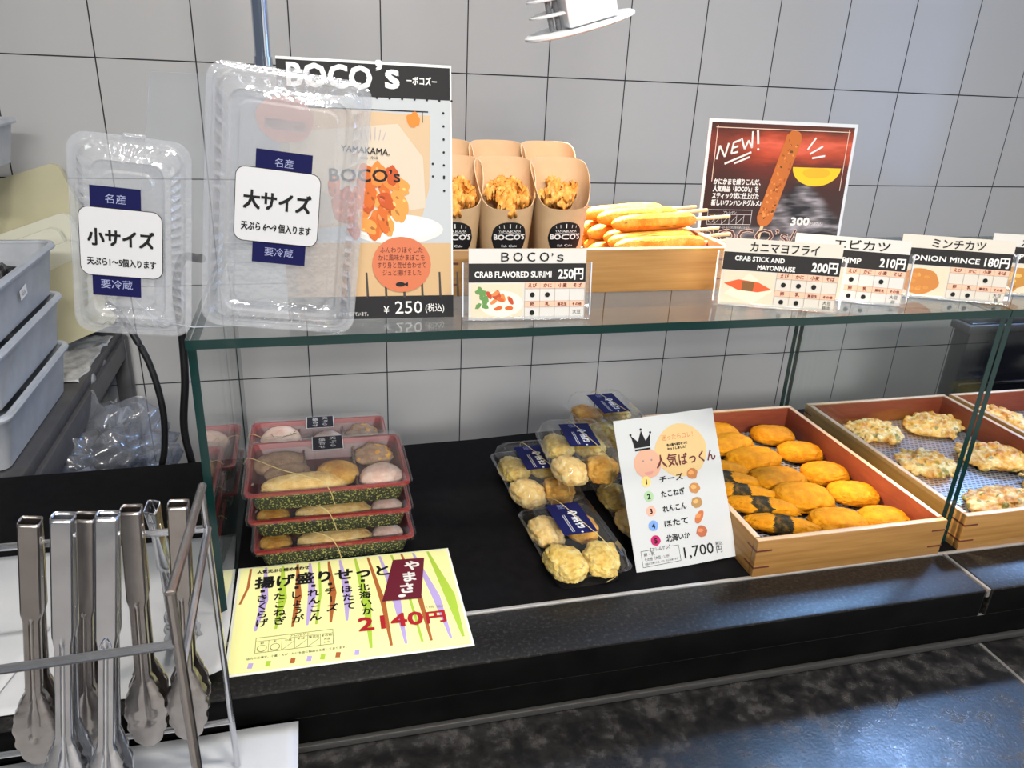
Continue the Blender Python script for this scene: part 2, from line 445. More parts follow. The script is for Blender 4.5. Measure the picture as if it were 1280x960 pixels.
for i, (y0, y1, z0, z1, st) in enumerate(WINS):
    b = B(); b.poly([(XR + .09, y0, z0), (XR + .09, y1, z0), (XR + .09, y1, z1), (XR + .09, y0, z1)], mat_emit('daylight_pane_%d' % i, (0.36, 0.56, 1.0), st))
    wf = struct(b.build('window_%d' % (i + 1), sharp=0))
    b = B(); n = 3 if i == 0 else 1
    for k in range(n + 1): b.box((XR + .03, y0 + .015 + (y1 - y0 - .03) * k / n, (z0 + z1) / 2), (.05, .03, z1 - z0), fm, .003)
    for z in ((z0 + .015, (z0 + z1) / 2, z1 - .015) if i == 0 else (z0 + .015, z1 - .015)): b.box((XR + .03, (y0 + y1) / 2, z), (.048, y1 - y0, .03), fm, .003)
    b.build('window_frame', wf)

# ceiling lamps with their own light
def area(name, parent, loc, power, col, size, sy=None, shape='DISK'):
    l = bpy.data.lights.new(name, 'AREA'); l.energy = power; l.color = col; l.shape = shape; l.size = size
    if sy: l.size_y = sy
    o = bpy.data.objects.new(name, l); COL.objects.link(o); o.location = loc
    if parent: o.parent = parent
    return o
for i, (x, y, pw, c, r) in enumerate(DOWNLIGHTS):
    t = thing('ceiling_downlight', 'round recessed ceiling lamp over the ' + ['left half of the display case', 'right half of the display case', 'middle of the glass shelf'][i], 'ceiling light', (x, y, 2.70), (0, 0, 0), 'round ceiling lamps')
    b = B(); b.loft([[(rr_ * cos(2 * pi * k / 32), rr_ * sin(2 * pi * k / 32), z) for k in range(32)] for rr_, z in ((r + .03, 0), (r + .03, -.006), (r + .004, -.008), (r, 0.0))], PAINT)
    b.build('lamp_ring', t)
    b = B(); b.poly([(r * cos(2 * pi * k / 32), r * sin(2 * pi * k / 32), -.002) for k in range(32)], mat_emit('downlight_glow_%d' % i, c, pw / (pi * r * r * pi) * 0.02))
    b.build('lamp_glass', t)
    area('lamp_light', t, (0, 0, -.012), pw, c, 2 * r)
for i, (x, y, sx, sy, pw, c) in enumerate(PANELS):
    t = thing('ceiling_panel_light', 'long white ceiling panel lamp above the ' + ['far end of the customer side', 'customer side close to the counter', 'steel cart', 'staff aisle behind the case'][i], 'ceiling light', (x, y, 2.70), (0, 0, 0), 'long ceiling lamps')
    b = B(); b.box((0, 0, -.012), (sx + .05, sy + .05, .024), PAINT, .004); b.build('lamp_housing', t)
    b = B(); b.box((0, 0, -.026), (sx, sy, .004), mat_emit('panel_glow_%d' % i, c, pw / (sx * sy * pi) * 0.04)); b.build('diffuser', t)
    area('lamp_light', t, (0, 0, -.032), pw, c, sx, sy, 'RECTANGLE')

t = thing('corner_lamp', 'bluish white lamp box high in the right corner of the tiled wall', 'lamp', (2.35, 1.775, 2.41))
q_ = (V((.72, .53, .86)) - V((2.35, 1.775, 2.41))).to_track_quat('-Z', 'Y').to_euler()
b = B(); b.box((0, 0, .02), (.26, .22, .03), PAINT, .004); b.build('lamp_housing', t, rot=q_)
b = B(); b.box((0, 0, -.001), (.23, .19, .004), mat_emit('bluish_diffuser', (.35, .58, 1.0), 10)); b.build('diffuser', t, rot=q_)
o = area('lamp_light', t, tuple(q_.to_matrix() @ V((0, 0, -.006))), CORNER_LAMP_POWER, (.30, .52, 1.0), .22, .17, 'RECTANGLE'); o.rotation_euler = q_; o.data.spread = R(70)
b = B(); b.tube([(0.0, .0, .03), (.06, .07, .12)], .010, PAINT); b.build('bracket', t)

# ============================================================ COUNTER
ZD = 0.95
ct = thing('service_counter', 'long black stepped shop counter carrying the glass display case', 'counter', (0, 0, 0))
b = B(); b.bm.faces  # display deck, back edge slightly out of square
pts = [(-1.2, 0.722), (2.2, 0.722), (2.2, 1.20), (0.55, 1.185), (0.25, 1.160), (-0.3, 1.148), (-1.2, 1.135)]
b.loft([[(x, y, z) for x, y in pts] for z in (0.915, ZD)], DECK, True, True)
b.build('display_deck', ct)
b = B(); b.box((0.5, 0.7195, ZD - .0125), (3.4, 0.005, .0262), TRIM, .0008); b.build('metal_trim', ct)
b = B(); b.box((-0.19, 0.677, ZD - .021), (2.014, 0.079, .042), SLAB, .0025, pick=lambda n: SLABF if n.y < -.5 else None); b.build('front_slab', ct)
b = B(); b.box((1.53, 0.677, ZD - .021), (1.41, 0.079, .042), SLAB, .0025, pick=lambda n: SLABF if n.y < -.5 else None); b.build('front_slab', ct)
b = B(); b.box((0.5, 0.69, 0.884), (3.4, 0.094, 0.066), SLABF, .002)
b.box((0.5, 0.6415, 0.9075), (3.4, 0.003, 0.001), JOINT)
b.build('riser', ct)
b = B(); b.box((0.5, 0.6395, 0.866), (3.4, 0.006, 0.008), mat('dark_sealant', (0.035, 0.034, 0.033), 0.4), .001); b.build('sealant_line', ct)
b = B(); b.box((-0.185, 0.47, 0.836), (2.035, 0.36, .05), LOWER, .003); b.build('worktop', ct)
b = B(); b.box((1.53, 0.47, 0.836), (1.385, 0.36, .05), LOWER, .003); b.build('worktop', ct)
b = B(); b.box((0.8355, 0.47, 0.8595), (.0045, 0.345, .0022), JOINT); b.box((0.8205, 0.677, ZD - .0055), (.0045, 0.079, .012), JOINT); b.build('joint_line', ct)
b = B(); b.box((0.5, 0.72, 0.43), (3.3, 0.70, 0.82), SLABF); b.build('counter_body', ct)

# ============================================================ GLASS DISPLAY CASES
ZS = 1.294
def glass_box(b, c, d):
    big = max(range(3), key=lambda i: 1.0 / d[i])
    b.box(c, d, GLASS, 0, pick=lambda n: GLASS if abs(n[big]) > .5 else GEDGE)
def case(name, label, x0, x1, panels):
    t = thing(name, label, 'display case', ((x0 + x1) / 2, .94, ZD))
    def L(p): return (p[0] - (x0 + x1) / 2, p[1] - .94, p[2] - ZD)
    b = B(); glass_box(b, L(((x0 + x1) / 2, .944, ZS - .0048)), (x1 - x0, .412, .0096)); b.build('glass_shelf', t, sharp=0)
    for px_ in panels:
        b = B(); glass_box(b, L((px_, .944, (ZD + ZS - .0096) / 2 + .0004)), (.0082, .404, ZS - .0096 - ZD - .0008)); b.build('glass_side_panel', t, sharp=0)
    return t
case('glass_display_case', 'wide glass display case over the lunch boxes and golden croquettes', -0.1215, 0.8335, (-0.1165, 0.8285))
case('glass_display_case', 'neighbouring glass case over the fritter trays, cut off at right', 0.8345, 2.0, (0.8395, 1.99))

# ============================================================ WOODEN TRAYS
def wood_tray(label, loc, w, d, h, keys=True, rz=0, group='wooden display trays'):
    t = thing('wooden_tray', label, 'tray', loc, (0, 0, rz), group)
    th = .0095
    def board(nm, c, s, inner):
        bb = B(); bb.box(c, s, WOOD, .0012, pick=lambda n: REDW if n.dot(V(inner)) > .5 else (WOODR if n.z > .5 else WOOD)); return bb.build(nm, t)
    fb = board('front_board', (0, th / 2, h / 2), (w, th, h), (0, 1, 0))
    kb = board('back_board', (0, d - th / 2, h / 2), (w, th, h), (0, -1, 0))
    board('side_board', (-w / 2 + th / 2, d / 2, h / 2), (th, d - 2 * th, h), (1, 0, 0))
    board('side_board', (w / 2 - th / 2, d / 2, h / 2), (th, d - 2 * th, h), (-1, 0, 0))
    bb = B(); bb.box((0, d / 2, .004), (w - 2 * th, d - 2 * th, .008), REDW); bb.build('tray_base', t)
    bb = B(); bb.box((0, d / 2, .0105), (w - 2 * th - .002, d - 2 * th - .002, .004), NET, .001); bb.build('net_liner', t)
    for sx in (-1, 1):
        for sy, yy in ((-1, 0), (1, d)):
            for z in (.27 * h, .73 * h):
                bb = B(); X0, Y0 = sx * (w / 2 + .0004), yy + sy * .0004; ix, iy = -sx, -sy
                pl = [(X0, Y0), (X0 + ix * .0225, Y0), (X0 + ix * .0225, Y0 + iy * .0008), (X0 + ix * .0008, Y0 + iy * .0008), (X0 + ix * .0008, Y0 + iy * .0225), (X0, Y0 + iy * .0225)]
                bb.loft([[(x, y, z + q) for x, y in pl] for q in (-.0011, .0011)], KEY, True, True)
                bb.build('corner_key', fb if sy < 0 else kb)
    return t
wood_tray('pale wooden tray of golden croquettes beside the white menu card', (0.6685, 0.7185, ZD), 0.287, 0.381, 0.0545)
wood_tray('pale wooden tray of vegetable fritters behind the slanted glass edge', (0.995, 0.7215, ZD), 0.298, 0.381, 0.0545)
wood_tray('pale wooden tray cut off by the right edge of the photo', (1.305, 0.7215, ZD), 0.298, 0.381, 0.0545)
wood_tray('wooden tray on the glass shelf holding paper cups and fish sticks', (0.3245, 0.857, ZS + .0003), 0.372, 0.29, 0.0535)

# ============================================================ CROQUETTES
ZN = ZD + .0127
croq = [blob_mesh('croquette', s, .037, .029, .0150, F_CROQ, 5, .05, 1.5, .050, 26, .80) for s in (1, 2, 3)]
croqd = [blob_mesh('croquette', s, .045, .032, .0155, F_CROQD, 5, .09, 1.6, .052, 26, .86) for s in (4, 5, 6)]
ordn = ['front', 'second from front', 'third from front', 'fourth from front', 'back']
rnd = random.Random(4)
for i, (x, y) in enumerate([(.768, .778), (.771, .850), (.766, .913), (.768, .984), (.757, 1.050)]):
    place('croquette', croq[i % 3], (x - .004, y, ZN), R(rnd.uniform(-14, 14)), ordn[i] + ' oval bright golden croquette in the right-hand row', 'croquette', 'croquettes in the right-hand row')
ordl = ['front', 'second from front', 'third from front', 'fourth from front', 'fifth from front', 'back']
for i, (x, y, a, dz) in enumerate([(.694, .782, -4, 0), (.680, .848, -10, .004), (.673, .905, 4, .002), (.668, .968, -6, .004), (.653, 1.026, 8, .002), (.655, 1.072, 0, 0)]):
    place('croquette', croqd[i % 3], (x, y, ZN + dz), R(a), ordl[i] + ' deep golden croquette in the left-hand row', 'croquette', 'croquettes in the left-hand row', rot=(R(rnd.uniform(-5, 9)), R(rnd.uniform(-5, 5)), R(a)))
nori = [blob_mesh('seaweed_fritter', s, .054, .019, .0135, F_CROQD, 5, .10, 1.4, .06, 24, .92, m2=F_NORI, band=(-.28, .20)) for s in (11, 12)]
on = ['front', 'second from front', 'third from front', 'fourth from front']
for i, (x, y, a, dz) in enumerate([(.612, .792, -26, 0), (.606, .838, -22, .003), (.594, .876, -22, .004), (.588, .914, -20, .005)]):
    place('seaweed_fritter', nori[i % 2], (x, y, ZN + dz), R(a), on[i] + ' long fritter with a dark seaweed band near the menu card', 'fritter', 'long fritters with a seaweed band')
place('plain_fritter', blob_mesh('plain_fritter', 15, .045, .018, .012, F_CROQD, 4, .1, 1.4, .05, 14), (.600, .955, ZN + .004), R(-20), 'slim orange fritter without seaweed behind the banded ones', 'fritter')

# vegetable fritters (flat, ragged)
def mat_fritter(name, brown, gold, pale, green):
    m, t, p = nt(name); v = coords(t)
    base = ramp(t, noise_node(t, v, 48, 5), [(.32, brown), (.46, gold), (.60, pale)])
    for sc_, lo, col in ((75, .64, (.70, .24, .03)), (58, .66 - green, (.17, .20, .03))):
        o = noise_node(t, coords(t, (1, 1.3, 1)), sc_, 1); k = ramp(t, o, [(lo, (0, 0, 0)), (lo + .05, (.8, .8, .8))])
        mx = t.nodes.new('ShaderNodeMix'); mx.data_type = 'RGBA'; t.links.new(k, mx.inputs[0]); t.links.new(base, mx.inputs[6]); mx.inputs[7].default_value = (*col, 1); base = mx.outputs[2]
    t.links.new(base, p.inputs['Base Color']); p.inputs['Roughness'].default_value = .42
    bump(t, p, noise_node(t, v, 340, 4), .55, .0025)
    return m
F_FRIT = mat_fritter('pale_fritter_batter', (.50, .20, .025), (.74, .44, .10), (.84, .68, .32), .06)
F_FRIT2 = mat_fritter('golden_fritter_batter', (.46, .17, .018), (.70, .38, .07), (.80, .58, .22), .0)
F_FRIT3 = mat_fritter('brown_fritter_batter', (.34, .13, .02), (.58, .30, .07), (.78, .60, .30), .05)
def fritter(seed, rx, ry, rz, m, **k_):
    rd = random.Random(seed); b = bmesh.new()
    n = int(64 * (rx * ry) / .0022)
    for k in range(n + 1):
        st = bmesh.ops.create_icosphere(b, subdivisions=2 if k else 4, radius=1)['verts']; o = V((seed * 3.3, k * 2.7, 4))
        if k == 0: S_, c, rot, q = (rx * .92, ry * .92, rz * .42), V((0, 0, rz * .40)), M4.Identity(3), .22
        else:
            r = math.sqrt(rd.random()); a = rd.uniform(0, 2 * pi); edge = 1 + .16 * noise.noise((cos(a) * 1.5, sin(a) * 1.5, seed))
            c = V((cos(a) * rx * r * .94 * edge, sin(a) * ry * r * .94 * edge, rz * (.30 + .55 * (1 - r ** 2.2)) + rd.uniform(-.002, .003)))
            ln = rd.uniform(.007, .014); S_ = (ln, rd.uniform(.004, .0065), rd.uniform(.0035, .0055)); q = .30
            rot = Euler((rd.uniform(-.4, .4), rd.uniform(-.35, .35), rd.uniform(0, 6.3))).to_matrix()
        for v in st:
            nn = v.co.copy(); kk = 1 + q * noise.noise(nn * 1.8 + o)
            v.co = rot @ V((nn.x * S_[0] * kk, nn.y * S_[1] * kk, nn.z * S_[2] * kk)) + c
    me = bpy.data.meshes.new('tmp'); b.to_mesh(me); b.free()
    ob = bpy.data.objects.new('tmp', me); COL.objects.link(ob)
    r_ = ob.modifiers.new('r', 'REMESH'); r_.mode = 'VOXEL'; r_.voxel_size = .0013
    sm = ob.modifiers.new('s', 'SMOOTH'); sm.iterations = 2; sm.factor = .5
    dg = bpy.context.evaluated_depsgraph_get(); dg.update()
    m2 = bpy.data.meshes.new_from_object(ob.evaluated_get(dg)); m2.name = 'vegetable_fritter'
    bpy.data.objects.remove(ob); bpy.data.meshes.remove(me)
    zmin = min(v.co.z for v in m2.vertices); nr = [v.normal.copy() for v in m2.vertices]
    for v, nn in zip(m2.vertices, nr):
        c = v.co.copy(); d = .0016 * noise.noise(c * 150 + V((seed, 0, 0))) + .0010 * noise.noise(c * 420)
        v.co = c + nn * d - V((0, 0, zmin))
    m2.materials.clear(); m2.materials.append(m)
    m2.polygons.foreach_set('use_smooth', [True] * len(m2.polygons))
    return m2
FR = [(.952, 1.040, .050, .044, .020, F_FRIT, 21, 'pale vegetable fritter with green bits at the back left of its tray'),
      (1.080, 1.045, .062, .045, .021, F_FRIT2, 22, 'golden vegetable fritter at the back right of its tray'),
      (.955, .918, .050, .042, .022, F_FRIT, 23, 'round chunky pale fritter in the middle behind the slanted glass edge'),
      (1.088, .916, .062, .048, .026, F_FRIT2, 24, 'craggy golden fritter just right of the slanted glass edge'),
      (.985, .792, .066, .036, .024, F_FRIT3, 25, 'browned folded fritter with a green tip at the front of its tray'),
      (1.105, .815, .045, .042, .024, F_FRIT2, 26, 'craggy fritter at the front, cut by the right edge of the photo'),
      (1.222, 1.045, .058, .050, .026, F_FRIT2, 27, 'heap-like golden fritter in the farthest right tray'),
      (1.330, 1.030, .055, .050, .024, F_FRIT2, 28, 'second golden fritter in the farthest right tray, hidden at the edge')]
for x, y, rx, ry, rz, m, sd, lb in FR[:7]:
    place('vegetable_fritter', fritter(sd, rx, ry, rz, m), (x, y, ZN), R(rnd.uniform(-20, 20)), lb, 'fritter', 'vegetable fritters')

# ============================================================ LUNCH BOXES
def lean(back=0, roll=0, yaw=0):
    m = M4.Rotation(R(yaw), 3, 'Z') @ M4.Rotation(R(-back), 3, 'X') @ M4.Rotation(R(roll), 3, 'Y')
    return m.to_euler()
def ring(w, h, r, z, **k): return [V((u, v, z)) for u, v in rr(w, h, r, **k)]
BW, BD, BH = .200, .139, .0405
def bento(label, loc, rz, sign=True):
    t = thing('lunch_box', label, 'lunch box', loc, (0, 0, rz), 'lunch boxes with clear lids')
    b = B()
    b.loft([ring(BW - .022, BD - .022, .012, 0), ring(BW - .012, BD - .012, .010, .024)], SPECK, True)
    b.loft([ring(BW - .012, BD - .012, .010, .024), ring(BW - .001, BD - .001, .009, .0245), ring(BW - .001, BD - .001, .009, .028), ring(BW - .010, BD - .010, .009, .028), ring(BW - .014, BD - .014, .010, .0215)], RIMR)
    b.loft([ring(BW - .014, BD - .014, .010, .0215), ring(BW - .026, BD - .026, .012, .004)], RIMI, False, True)
    for x in (-.03, .035):
        b.box((x, .0, .0125), (.003, BD - .03, .016), RIMI, .001)
    b.build('tray_body', t)
    b = B()
    b.loft([ring(BW + .004, BD + .004, .010, .0235), ring(BW + .005, BD + .005, .010, .0290), ring(BW - .004, BD - .004, .010, .0295), ring(BW - .010, BD - .010, .012, .0385), ring(BW - .014, BD - .014, .012, .0400)], PLASTL, False, True)
    lid = b.build('clear_lid', t, sharp=25)
    if sign:
        b = B(); s = Sheet(b, lambda u, v, d: V((-.018 + u, .012 + v, .0403 + d)))
        s.rect(0, 0, .040, .040, WHT, .2); s.rect(.0008, .0008, .0384, .0384, ink((0.012, 0.012, 0.022)), .6)
        s.vtext(.027, .0285, '天ぷら', .0095, WHT, 1.4, .0105); s.vtext(.013, .026, '盛合せ', .0095, WHT, 1.4, .0105)
        b.build('lid_label', lid, sharp=0)
    b = B()
    path = bez([(-BW / 2 - .003, .02, .026), (-BW / 2 + .006, .004, .0402), (-.055, -.035, .0412), (-.012, -BD / 2 + .004, .0405), (.0, -BD / 2 - .003, .030), (.006, -BD / 2 + .004, .004)], 6)
    b.tube(path, .0005, mat('elastic_thread', (0.62, 0.50, 0.22), .5), 6); b.build('elastic_band', t)
    return t
XB, YB, YB2 = .0035, .9135, 1.0625
bl = ['bottom lunch box of the front stack of three, behind the yellow sign', 'middle lunch box of the front stack of three', 'topmost lunch box of the front stack, its lid shining over a long pale fish cake']
for k in range(3): bento(bl[k], (XB + (.004, .002, 0)[k], YB + (.001, .003, 0)[k], ZD + BH * k + .0004), R((1.0, -.6, .3)[k]), k == 2)
bl2 = ['lower lunch box of the rear stack, hidden by the front stack', 'topmost lunch box of the rear stack, with green leaf on its fish cake']
for k in range(2): bento(bl2[k], (XB - .009, YB2 + .002 * k, ZD + BH * k + .0004), R((.5, -.4)[k]), k == 1)
M_LONG = blob_mesh('long_fish_cake', 31, .052, .019, .017, F_YEL, 5, .07, 1.5, .030, 20, .9, .7)
M_BRN = blob_mesh('brown_fish_cake', 32, .034, .027, .013, F_BRN, 4, .07, 1.5, .01, 9, .9, .7)
M_ORG = blob_mesh('orange_fish_cake', 33, .026, .024, .016, F_ORG, 4, .12, 1.7, .03, 10, .95, .7)
M_PNK = blob_mesh('pink_fish_cake', 34, .025, .022, .016, F_PNK, 4, .08, 1.5, .012, 9, .95, .7)
M_CRG = blob_mesh('craggy_fish_cake', 35, .026, .021, .014, F_BRN, 4, .20, 2.2, .06, 9, .95, .7, m2=F_ORG, m2fac=(90, .3))
def fill(x, y, z, tagw, rows):
    for nm, me, dx, dy, rz, dz, lb, sc in rows:
        place(nm, me, (x + dx, y + dy, z + .0048 + dz), R(rz), lb + ' ' + tagw, 'fish cake', 'fish cakes in the lunch boxes', (sc,) * 3)
zt = ZD + 2 * BH
fill(XB, YB, zt, 'in the topmost box of the front stack', [
    ('fish_cake', M_LONG, -.030, -.036, 2, 0, 'long pale yellow fish cake', .98), ('fish_cake', M_BRN, -.060, .030, 5, 0, 'round brown fish cake', 1.0),
    ('fish_cake', M_BRN, -.050, .004, 12, .001, 'tan fish cake behind the long one', .85),
    ('fish_cake', M_ORG, .012, -.014, 20, 0, 'yellow orange ball of fish cake', 1.05), ('fish_cake', M_PNK, .066, -.030, 15, 0, 'pinkish white fish cake', 1.08), ('fish_cake', M_CRG, .062, .034, 0, 0, 'craggy brown fish cake', 1.0)])
fill(XB - .009, YB2, ZD + BH, 'in the topmost box of the rear stack', [
    ('fish_cake', M_PNK, -.056, .030, 0, 0, 'cream fish cake with a green leaf', 1.15), ('fish_cake', M_CRG, .064, .034, 30, 0, 'craggy brown fish cake', 1.0), ('fish_cake', M_PNK, .012, .02, 10, 0, 'white fish cake', .9)])
b = B()
for k in range(9):
    a = k * .7; b.poly([(-.056 + .016 * cos(a) + .006 * cos(a + 1.5), .022 + .008 * sin(a) , .030 + .0015 * (k % 3)), (-.056 + .016 * cos(a), .022 + .008 * sin(a) + .006, .0315), (-.050 + .02 * cos(a + .5), .024 + .01 * sin(a + .4), .0312), (-.056 + .01 * cos(a - .6), .016 + .008 * sin(a), .0305)], F_GREEN)
tag(b.build('green_leaf', None, (XB - .009, YB2, ZD + BH), sharp=0), 'green herb leaf on the cream fish cake in the rear lunch box', 'leaf')
for k, dz in ((0, 0), (1, BH)):
    w = ('bottom', 'middle')[k]
    fill(XB, YB, ZD + dz, 'in the %s box of the front stack' % w, [('fish_cake', M_LONG, .004, -.038, 0, 0, 'long pale fish cake', .9), ('fish_cake', M_ORG, -.070, -.034, 20, 0, 'orange fish cake', .8), ('fish_cake', M_PNK, .072, -.034, 10, 0, 'pink fish cake', .8)])

# ============================================================ CLEAR SNACK PACKS
PW, PD, PH = .106, .163, .046
M_PK = [blob_mesh('breaded_fish_cake', s, .0245, .035, .0175, m, 5, .16, 1.6, .06, 17, .88, .7) for s, m in ((41, F_YEL2), (42, F_YEL2), (43, F_YEL), (44, F_ORG))]
def pack(label, short, loc, rz, rx=0, npc=4, light=0):
    t = thing('snack_pack', label, 'food pack', loc, (rx, 0, rz), 'clear packs of breaded fish cakes')
    b = B()
    b.loft([ring(PW - .022, PD - .022, .016, 0.0005, ns=9), ring(PW - .010, PD - .010, .014, .021, ns=9, amp=.0015, freq=60), ring(PW - .004, PD - .004, .014, .022, ns=9), ring(PW, PD, .014, .0225, ns=9)], PLASTL, True)
    b.build('clear_base', t, sharp=25)
    b = B()
    b.loft([ring(PW, PD, .014, .0228, ns=9), ring(PW - .006, PD - .006, .014, .0236, ns=9), ring(PW - .014, PD - .014, .016, .040, ns=9, amp=.0015, freq=60), ring(PW - .022, PD - .022, .016, PH - .001, ns=9), ring(PW - .034, PD - .034, .014, PH, ns=9), ring(PW - .037, PD - .037, .013, PH - .002, ns=9)], PLASTL, False, True)
    lid = b.build('clear_lid', t, sharp=25)
    b = B(); s = Sheet(b, lambda u, v, d: V((-.022 + u, -.024 + v, PH + .0006 + d)))
    s.rect(0, 0, .046, .074, NAVY, 0.1)
    s.vtext(.029, .042, 'やまさ', .015, WHT, 1, .0145, bold=.0004); s.ell(.026, .0035, .0016, .0016, WHT, 1)
    s.rect(.016, .006, .0007, .040, WHT, 1); s.rect(.0135, .006, .0007, .040, WHT, 1)
    for x in (.015, .020):
        for y in (.062, .067): s.frame(x, y, .0036, .0036, .0007, ink((.25, .27, .45)), 1)
    b.build('navy_label', lid, sharp=0)
    b = B(); b.tube(bez([(.0, PD / 2, .020), (-.004, PD / 2 - .02, PH + .001), (.012, 0, PH + .0018), (.024, -PD / 2 + .02, PH + .001), (.026, -PD / 2 - .001, .022), (.018, -PD / 2 + .006, .006)], 5), .0005, mat('elastic_thread', (0.62, 0.50, 0.22), .5), 6); b.build('elastic_band', t)
    c, d = cos(rz), sin(rz)
    spots = [(-.0245, -.039, 6, .98), (.0245, -.040, -14, .93), (-.0245, .034, 0, .93), (.0245, .034, 8, .90)]
    where = ['front left', 'front right', 'rear left', 'rear right']
    for k in range(npc):
        x, y, a, sc = spots[k]
        place('breaded_fish_cake', M_PK[(k + light) % 4], (loc[0] + x * c - y * d, loc[1] + x * d + y * c, loc[2] + .003 - rx * 0), rz + R(a), where[k] + ' breaded cake in the ' + short, 'fish cake', 'fish cakes in the clear packs', (sc,) * 3)
pack('front clear snack pack with a navy label left of the menu card', 'front clear pack', (.311, .811, ZD + .0004), R(3))
pack('left clear snack pack behind the front one', 'left clear pack behind the front one', (.309, .984, ZD + .0004), R(2), light=2)
pack('clear snack pack half hidden behind the menu card', 'clear snack pack half hidden behind the menu card', (.436, .880, ZD + .0004), R(1), light=2)
pack('rear right clear snack pack below the crown of the menu card', 'rear right clear pack under the upper pack', (.444, 1.050, ZD + .0004), R(-2), light=1)
pack('clear snack pack lying on top of the others', 'clear snack pack lying on top of the others', (.366, .957, ZD + PH + .0012), R(-4), light=2)
pack('upper rear snack pack, only its label and corner showing', 'upper rear snack pack', (.452, 1.060, ZD + PH + .0012), R(3), light=1)

# ============================================================ YELLOW SIGN ON THE DECK
def board_thing(name, label, cat, loc, rot, w, h, face, th=.0012, edge=None, group=None):
    t = thing(name, label, cat, loc, rot, group)
    b = B(); b.box((0, th / 2, h / 2), (w, th, h), face, 0, pick=lambda n: face if n.y < -.5 else (edge or face)); s = Sheet(b, flat(w))
    return t, b, s
YEL = mat('yellow_print', (0.80, 0.80, 0.36), 0.12); MAR = ink((0.12, 0.012, 0.025)); RED = ink((0.36, 0.015, 0.02))
LIL = ink((0.42, 0.33, 0.62)); GRN = ink((0.36, 0.52, 0.05)); BRWN = ink((0.36, 0.11, 0.03))
W, H = .257, .182
t, b, s = board_thing('laminated_sign', 'yellow laminated sign with a maroon panel lying flat before the lunch boxes', 'sign', (.019, .6675, ZD + .0026), (R(-90), 0, R(-.6)), W, H, YEL, .0010)
def wedge(x0, y0, x1, y1, w0, wm, m):
    xm, ym = x0 + (x1 - x0) * .55 + .003, y0 + (y1 - y0) * .55
    s.poly([(x0 - w0, y0), (x0 + w0, y0), (xm + wm, ym), (x1 + w0, y1), (x1 - w0, y1), (xm - wm * .6, ym)], m, .3)
for x0, x1, m, wm, yb in [(.012, .004, BRWN, .002, .10), (.030, .024, LIL, .006, .05), (.050, .046, GRN, .006, .05), (.068, .064, BRWN, .005, .05), (.083, .080, LIL, .006, .05), (.094, .09, GRN, .002, .05), (.106, .106, BRWN, .005, .05), (.120, .124, LIL, .006, .05), (.139, .148, GRN, .006, .0), (.155, .170, BRWN, .004, .0), (.170, .186, LIL, .006, .0), (.185, .204, GRN, .002, .0), (.198, .214, BRWN, .004, .0), (.213, .236, LIL, .006, .0), (.232, .250, GRN, .008, .0)]:
    wedge(x0, H - .002, x1, yb + .012, .0014, wm, m)
for x, m in [(.020, LIL), (.038, GRN), (.063, BRWN), (.080, LIL), (.094, GRN), (.110, BRWN), (.130, LIL)]: s.rect(x, .004, .005, .008, m, .5, -.15)
s.text(.020, .168, '人気天ぷら詰め合わせ', .0078, BLK, width=.062, bold=.0002)
s.text(.019, .140, '揚げ盛りせっと', .024, BLK, width=.160, bold=.0007)
for i, wd in enumerate(['北海いか', 'ほたて', 'チーズ', 'れんこん', 'しょうが', 'たこねぎ', 'きくらげ']):
    x = .146 - i * .0196; s.rect(x - .0025, .130, .005, .0048, BLK, 2); s.vtext(x, .1135 , wd, .0145, BLK, 2, .0188 - .001 * len(wd), bold=.00025, dx=.0008)
s.poly([(.186, .168), (.226, .166), (.212, .086), (.166, .088)], MAR, 3)
for i, ch in enumerate('やまさ'): s.text(.2085 - i * .0055, .144 - i * .022, ch, .021, WHT, 4, align='c', bold=.0007)
s.ell(.190, .094, .0045, .0030, WHT, 4)
s.text(.137, .041, '2140', .031, RED, 3, width=.072, bold=.0008); s.text(.214, .042, '円', .022, RED, 3, width=.021, bold=.0008); s.text(.216, .066, '（税 込）', .006, ink((.3, .25, .2)), 3, width=.020)
s.frame(.026, .026, .082, .024, .0005, ink((.12, .11, .04)), 2)
for k in range(1, 6): s.line([(.026 + .0137 * k, .026), (.026 + .0137 * k, .044)], .0004, ink((.12, .11, .04)), 2)
s.line([(.026, .044), (.108, .044)], .0004, ink((.12, .11, .04)), 2)
s.text(.062, .0455, 'アレルゲン', .0045, BLK, 2)
for k, w_ in enumerate(['卵', '乳', '小麦', 'そば', '落花生', 'その他']): s.text(.0328 + .0137 * k, .0395, w_, .0040, BLK, 2, align='c')
for k in (0, 1): s.ell(.0328 + .0137 * k, .0325, .0052, .0052, ink((.12, .11, .04)), 2); s.ell(.0328 + .0137 * k, .0325, .0045, .0045, YEL, 2.4)
for k in (2, 3, 4): s.line([(.027 + .0137 * k, .027), (.0388 + .0137 * k, .038)], .0004, ink((.12, .11, .04)), 2)
s.text(.1015, .034, '大豆', .0036, BLK, 2, align='c'); s.text(.1015, .029, 'いか', .0036, BLK, 2, align='c')
s.text(.018, .017, '店内の工場で、小麦・えび・かにを含む製品を生産しております。', .004, BLK, width=.104)
b.build('printed_sheet', t, sharp=0)
b = B(); b.box((0, .0003, H / 2), (W + .006, .0006, H + .006), mat('laminate_film', (.72, .74, .68), .1)); b.build('laminate_film', t, (0, .0012, 0))

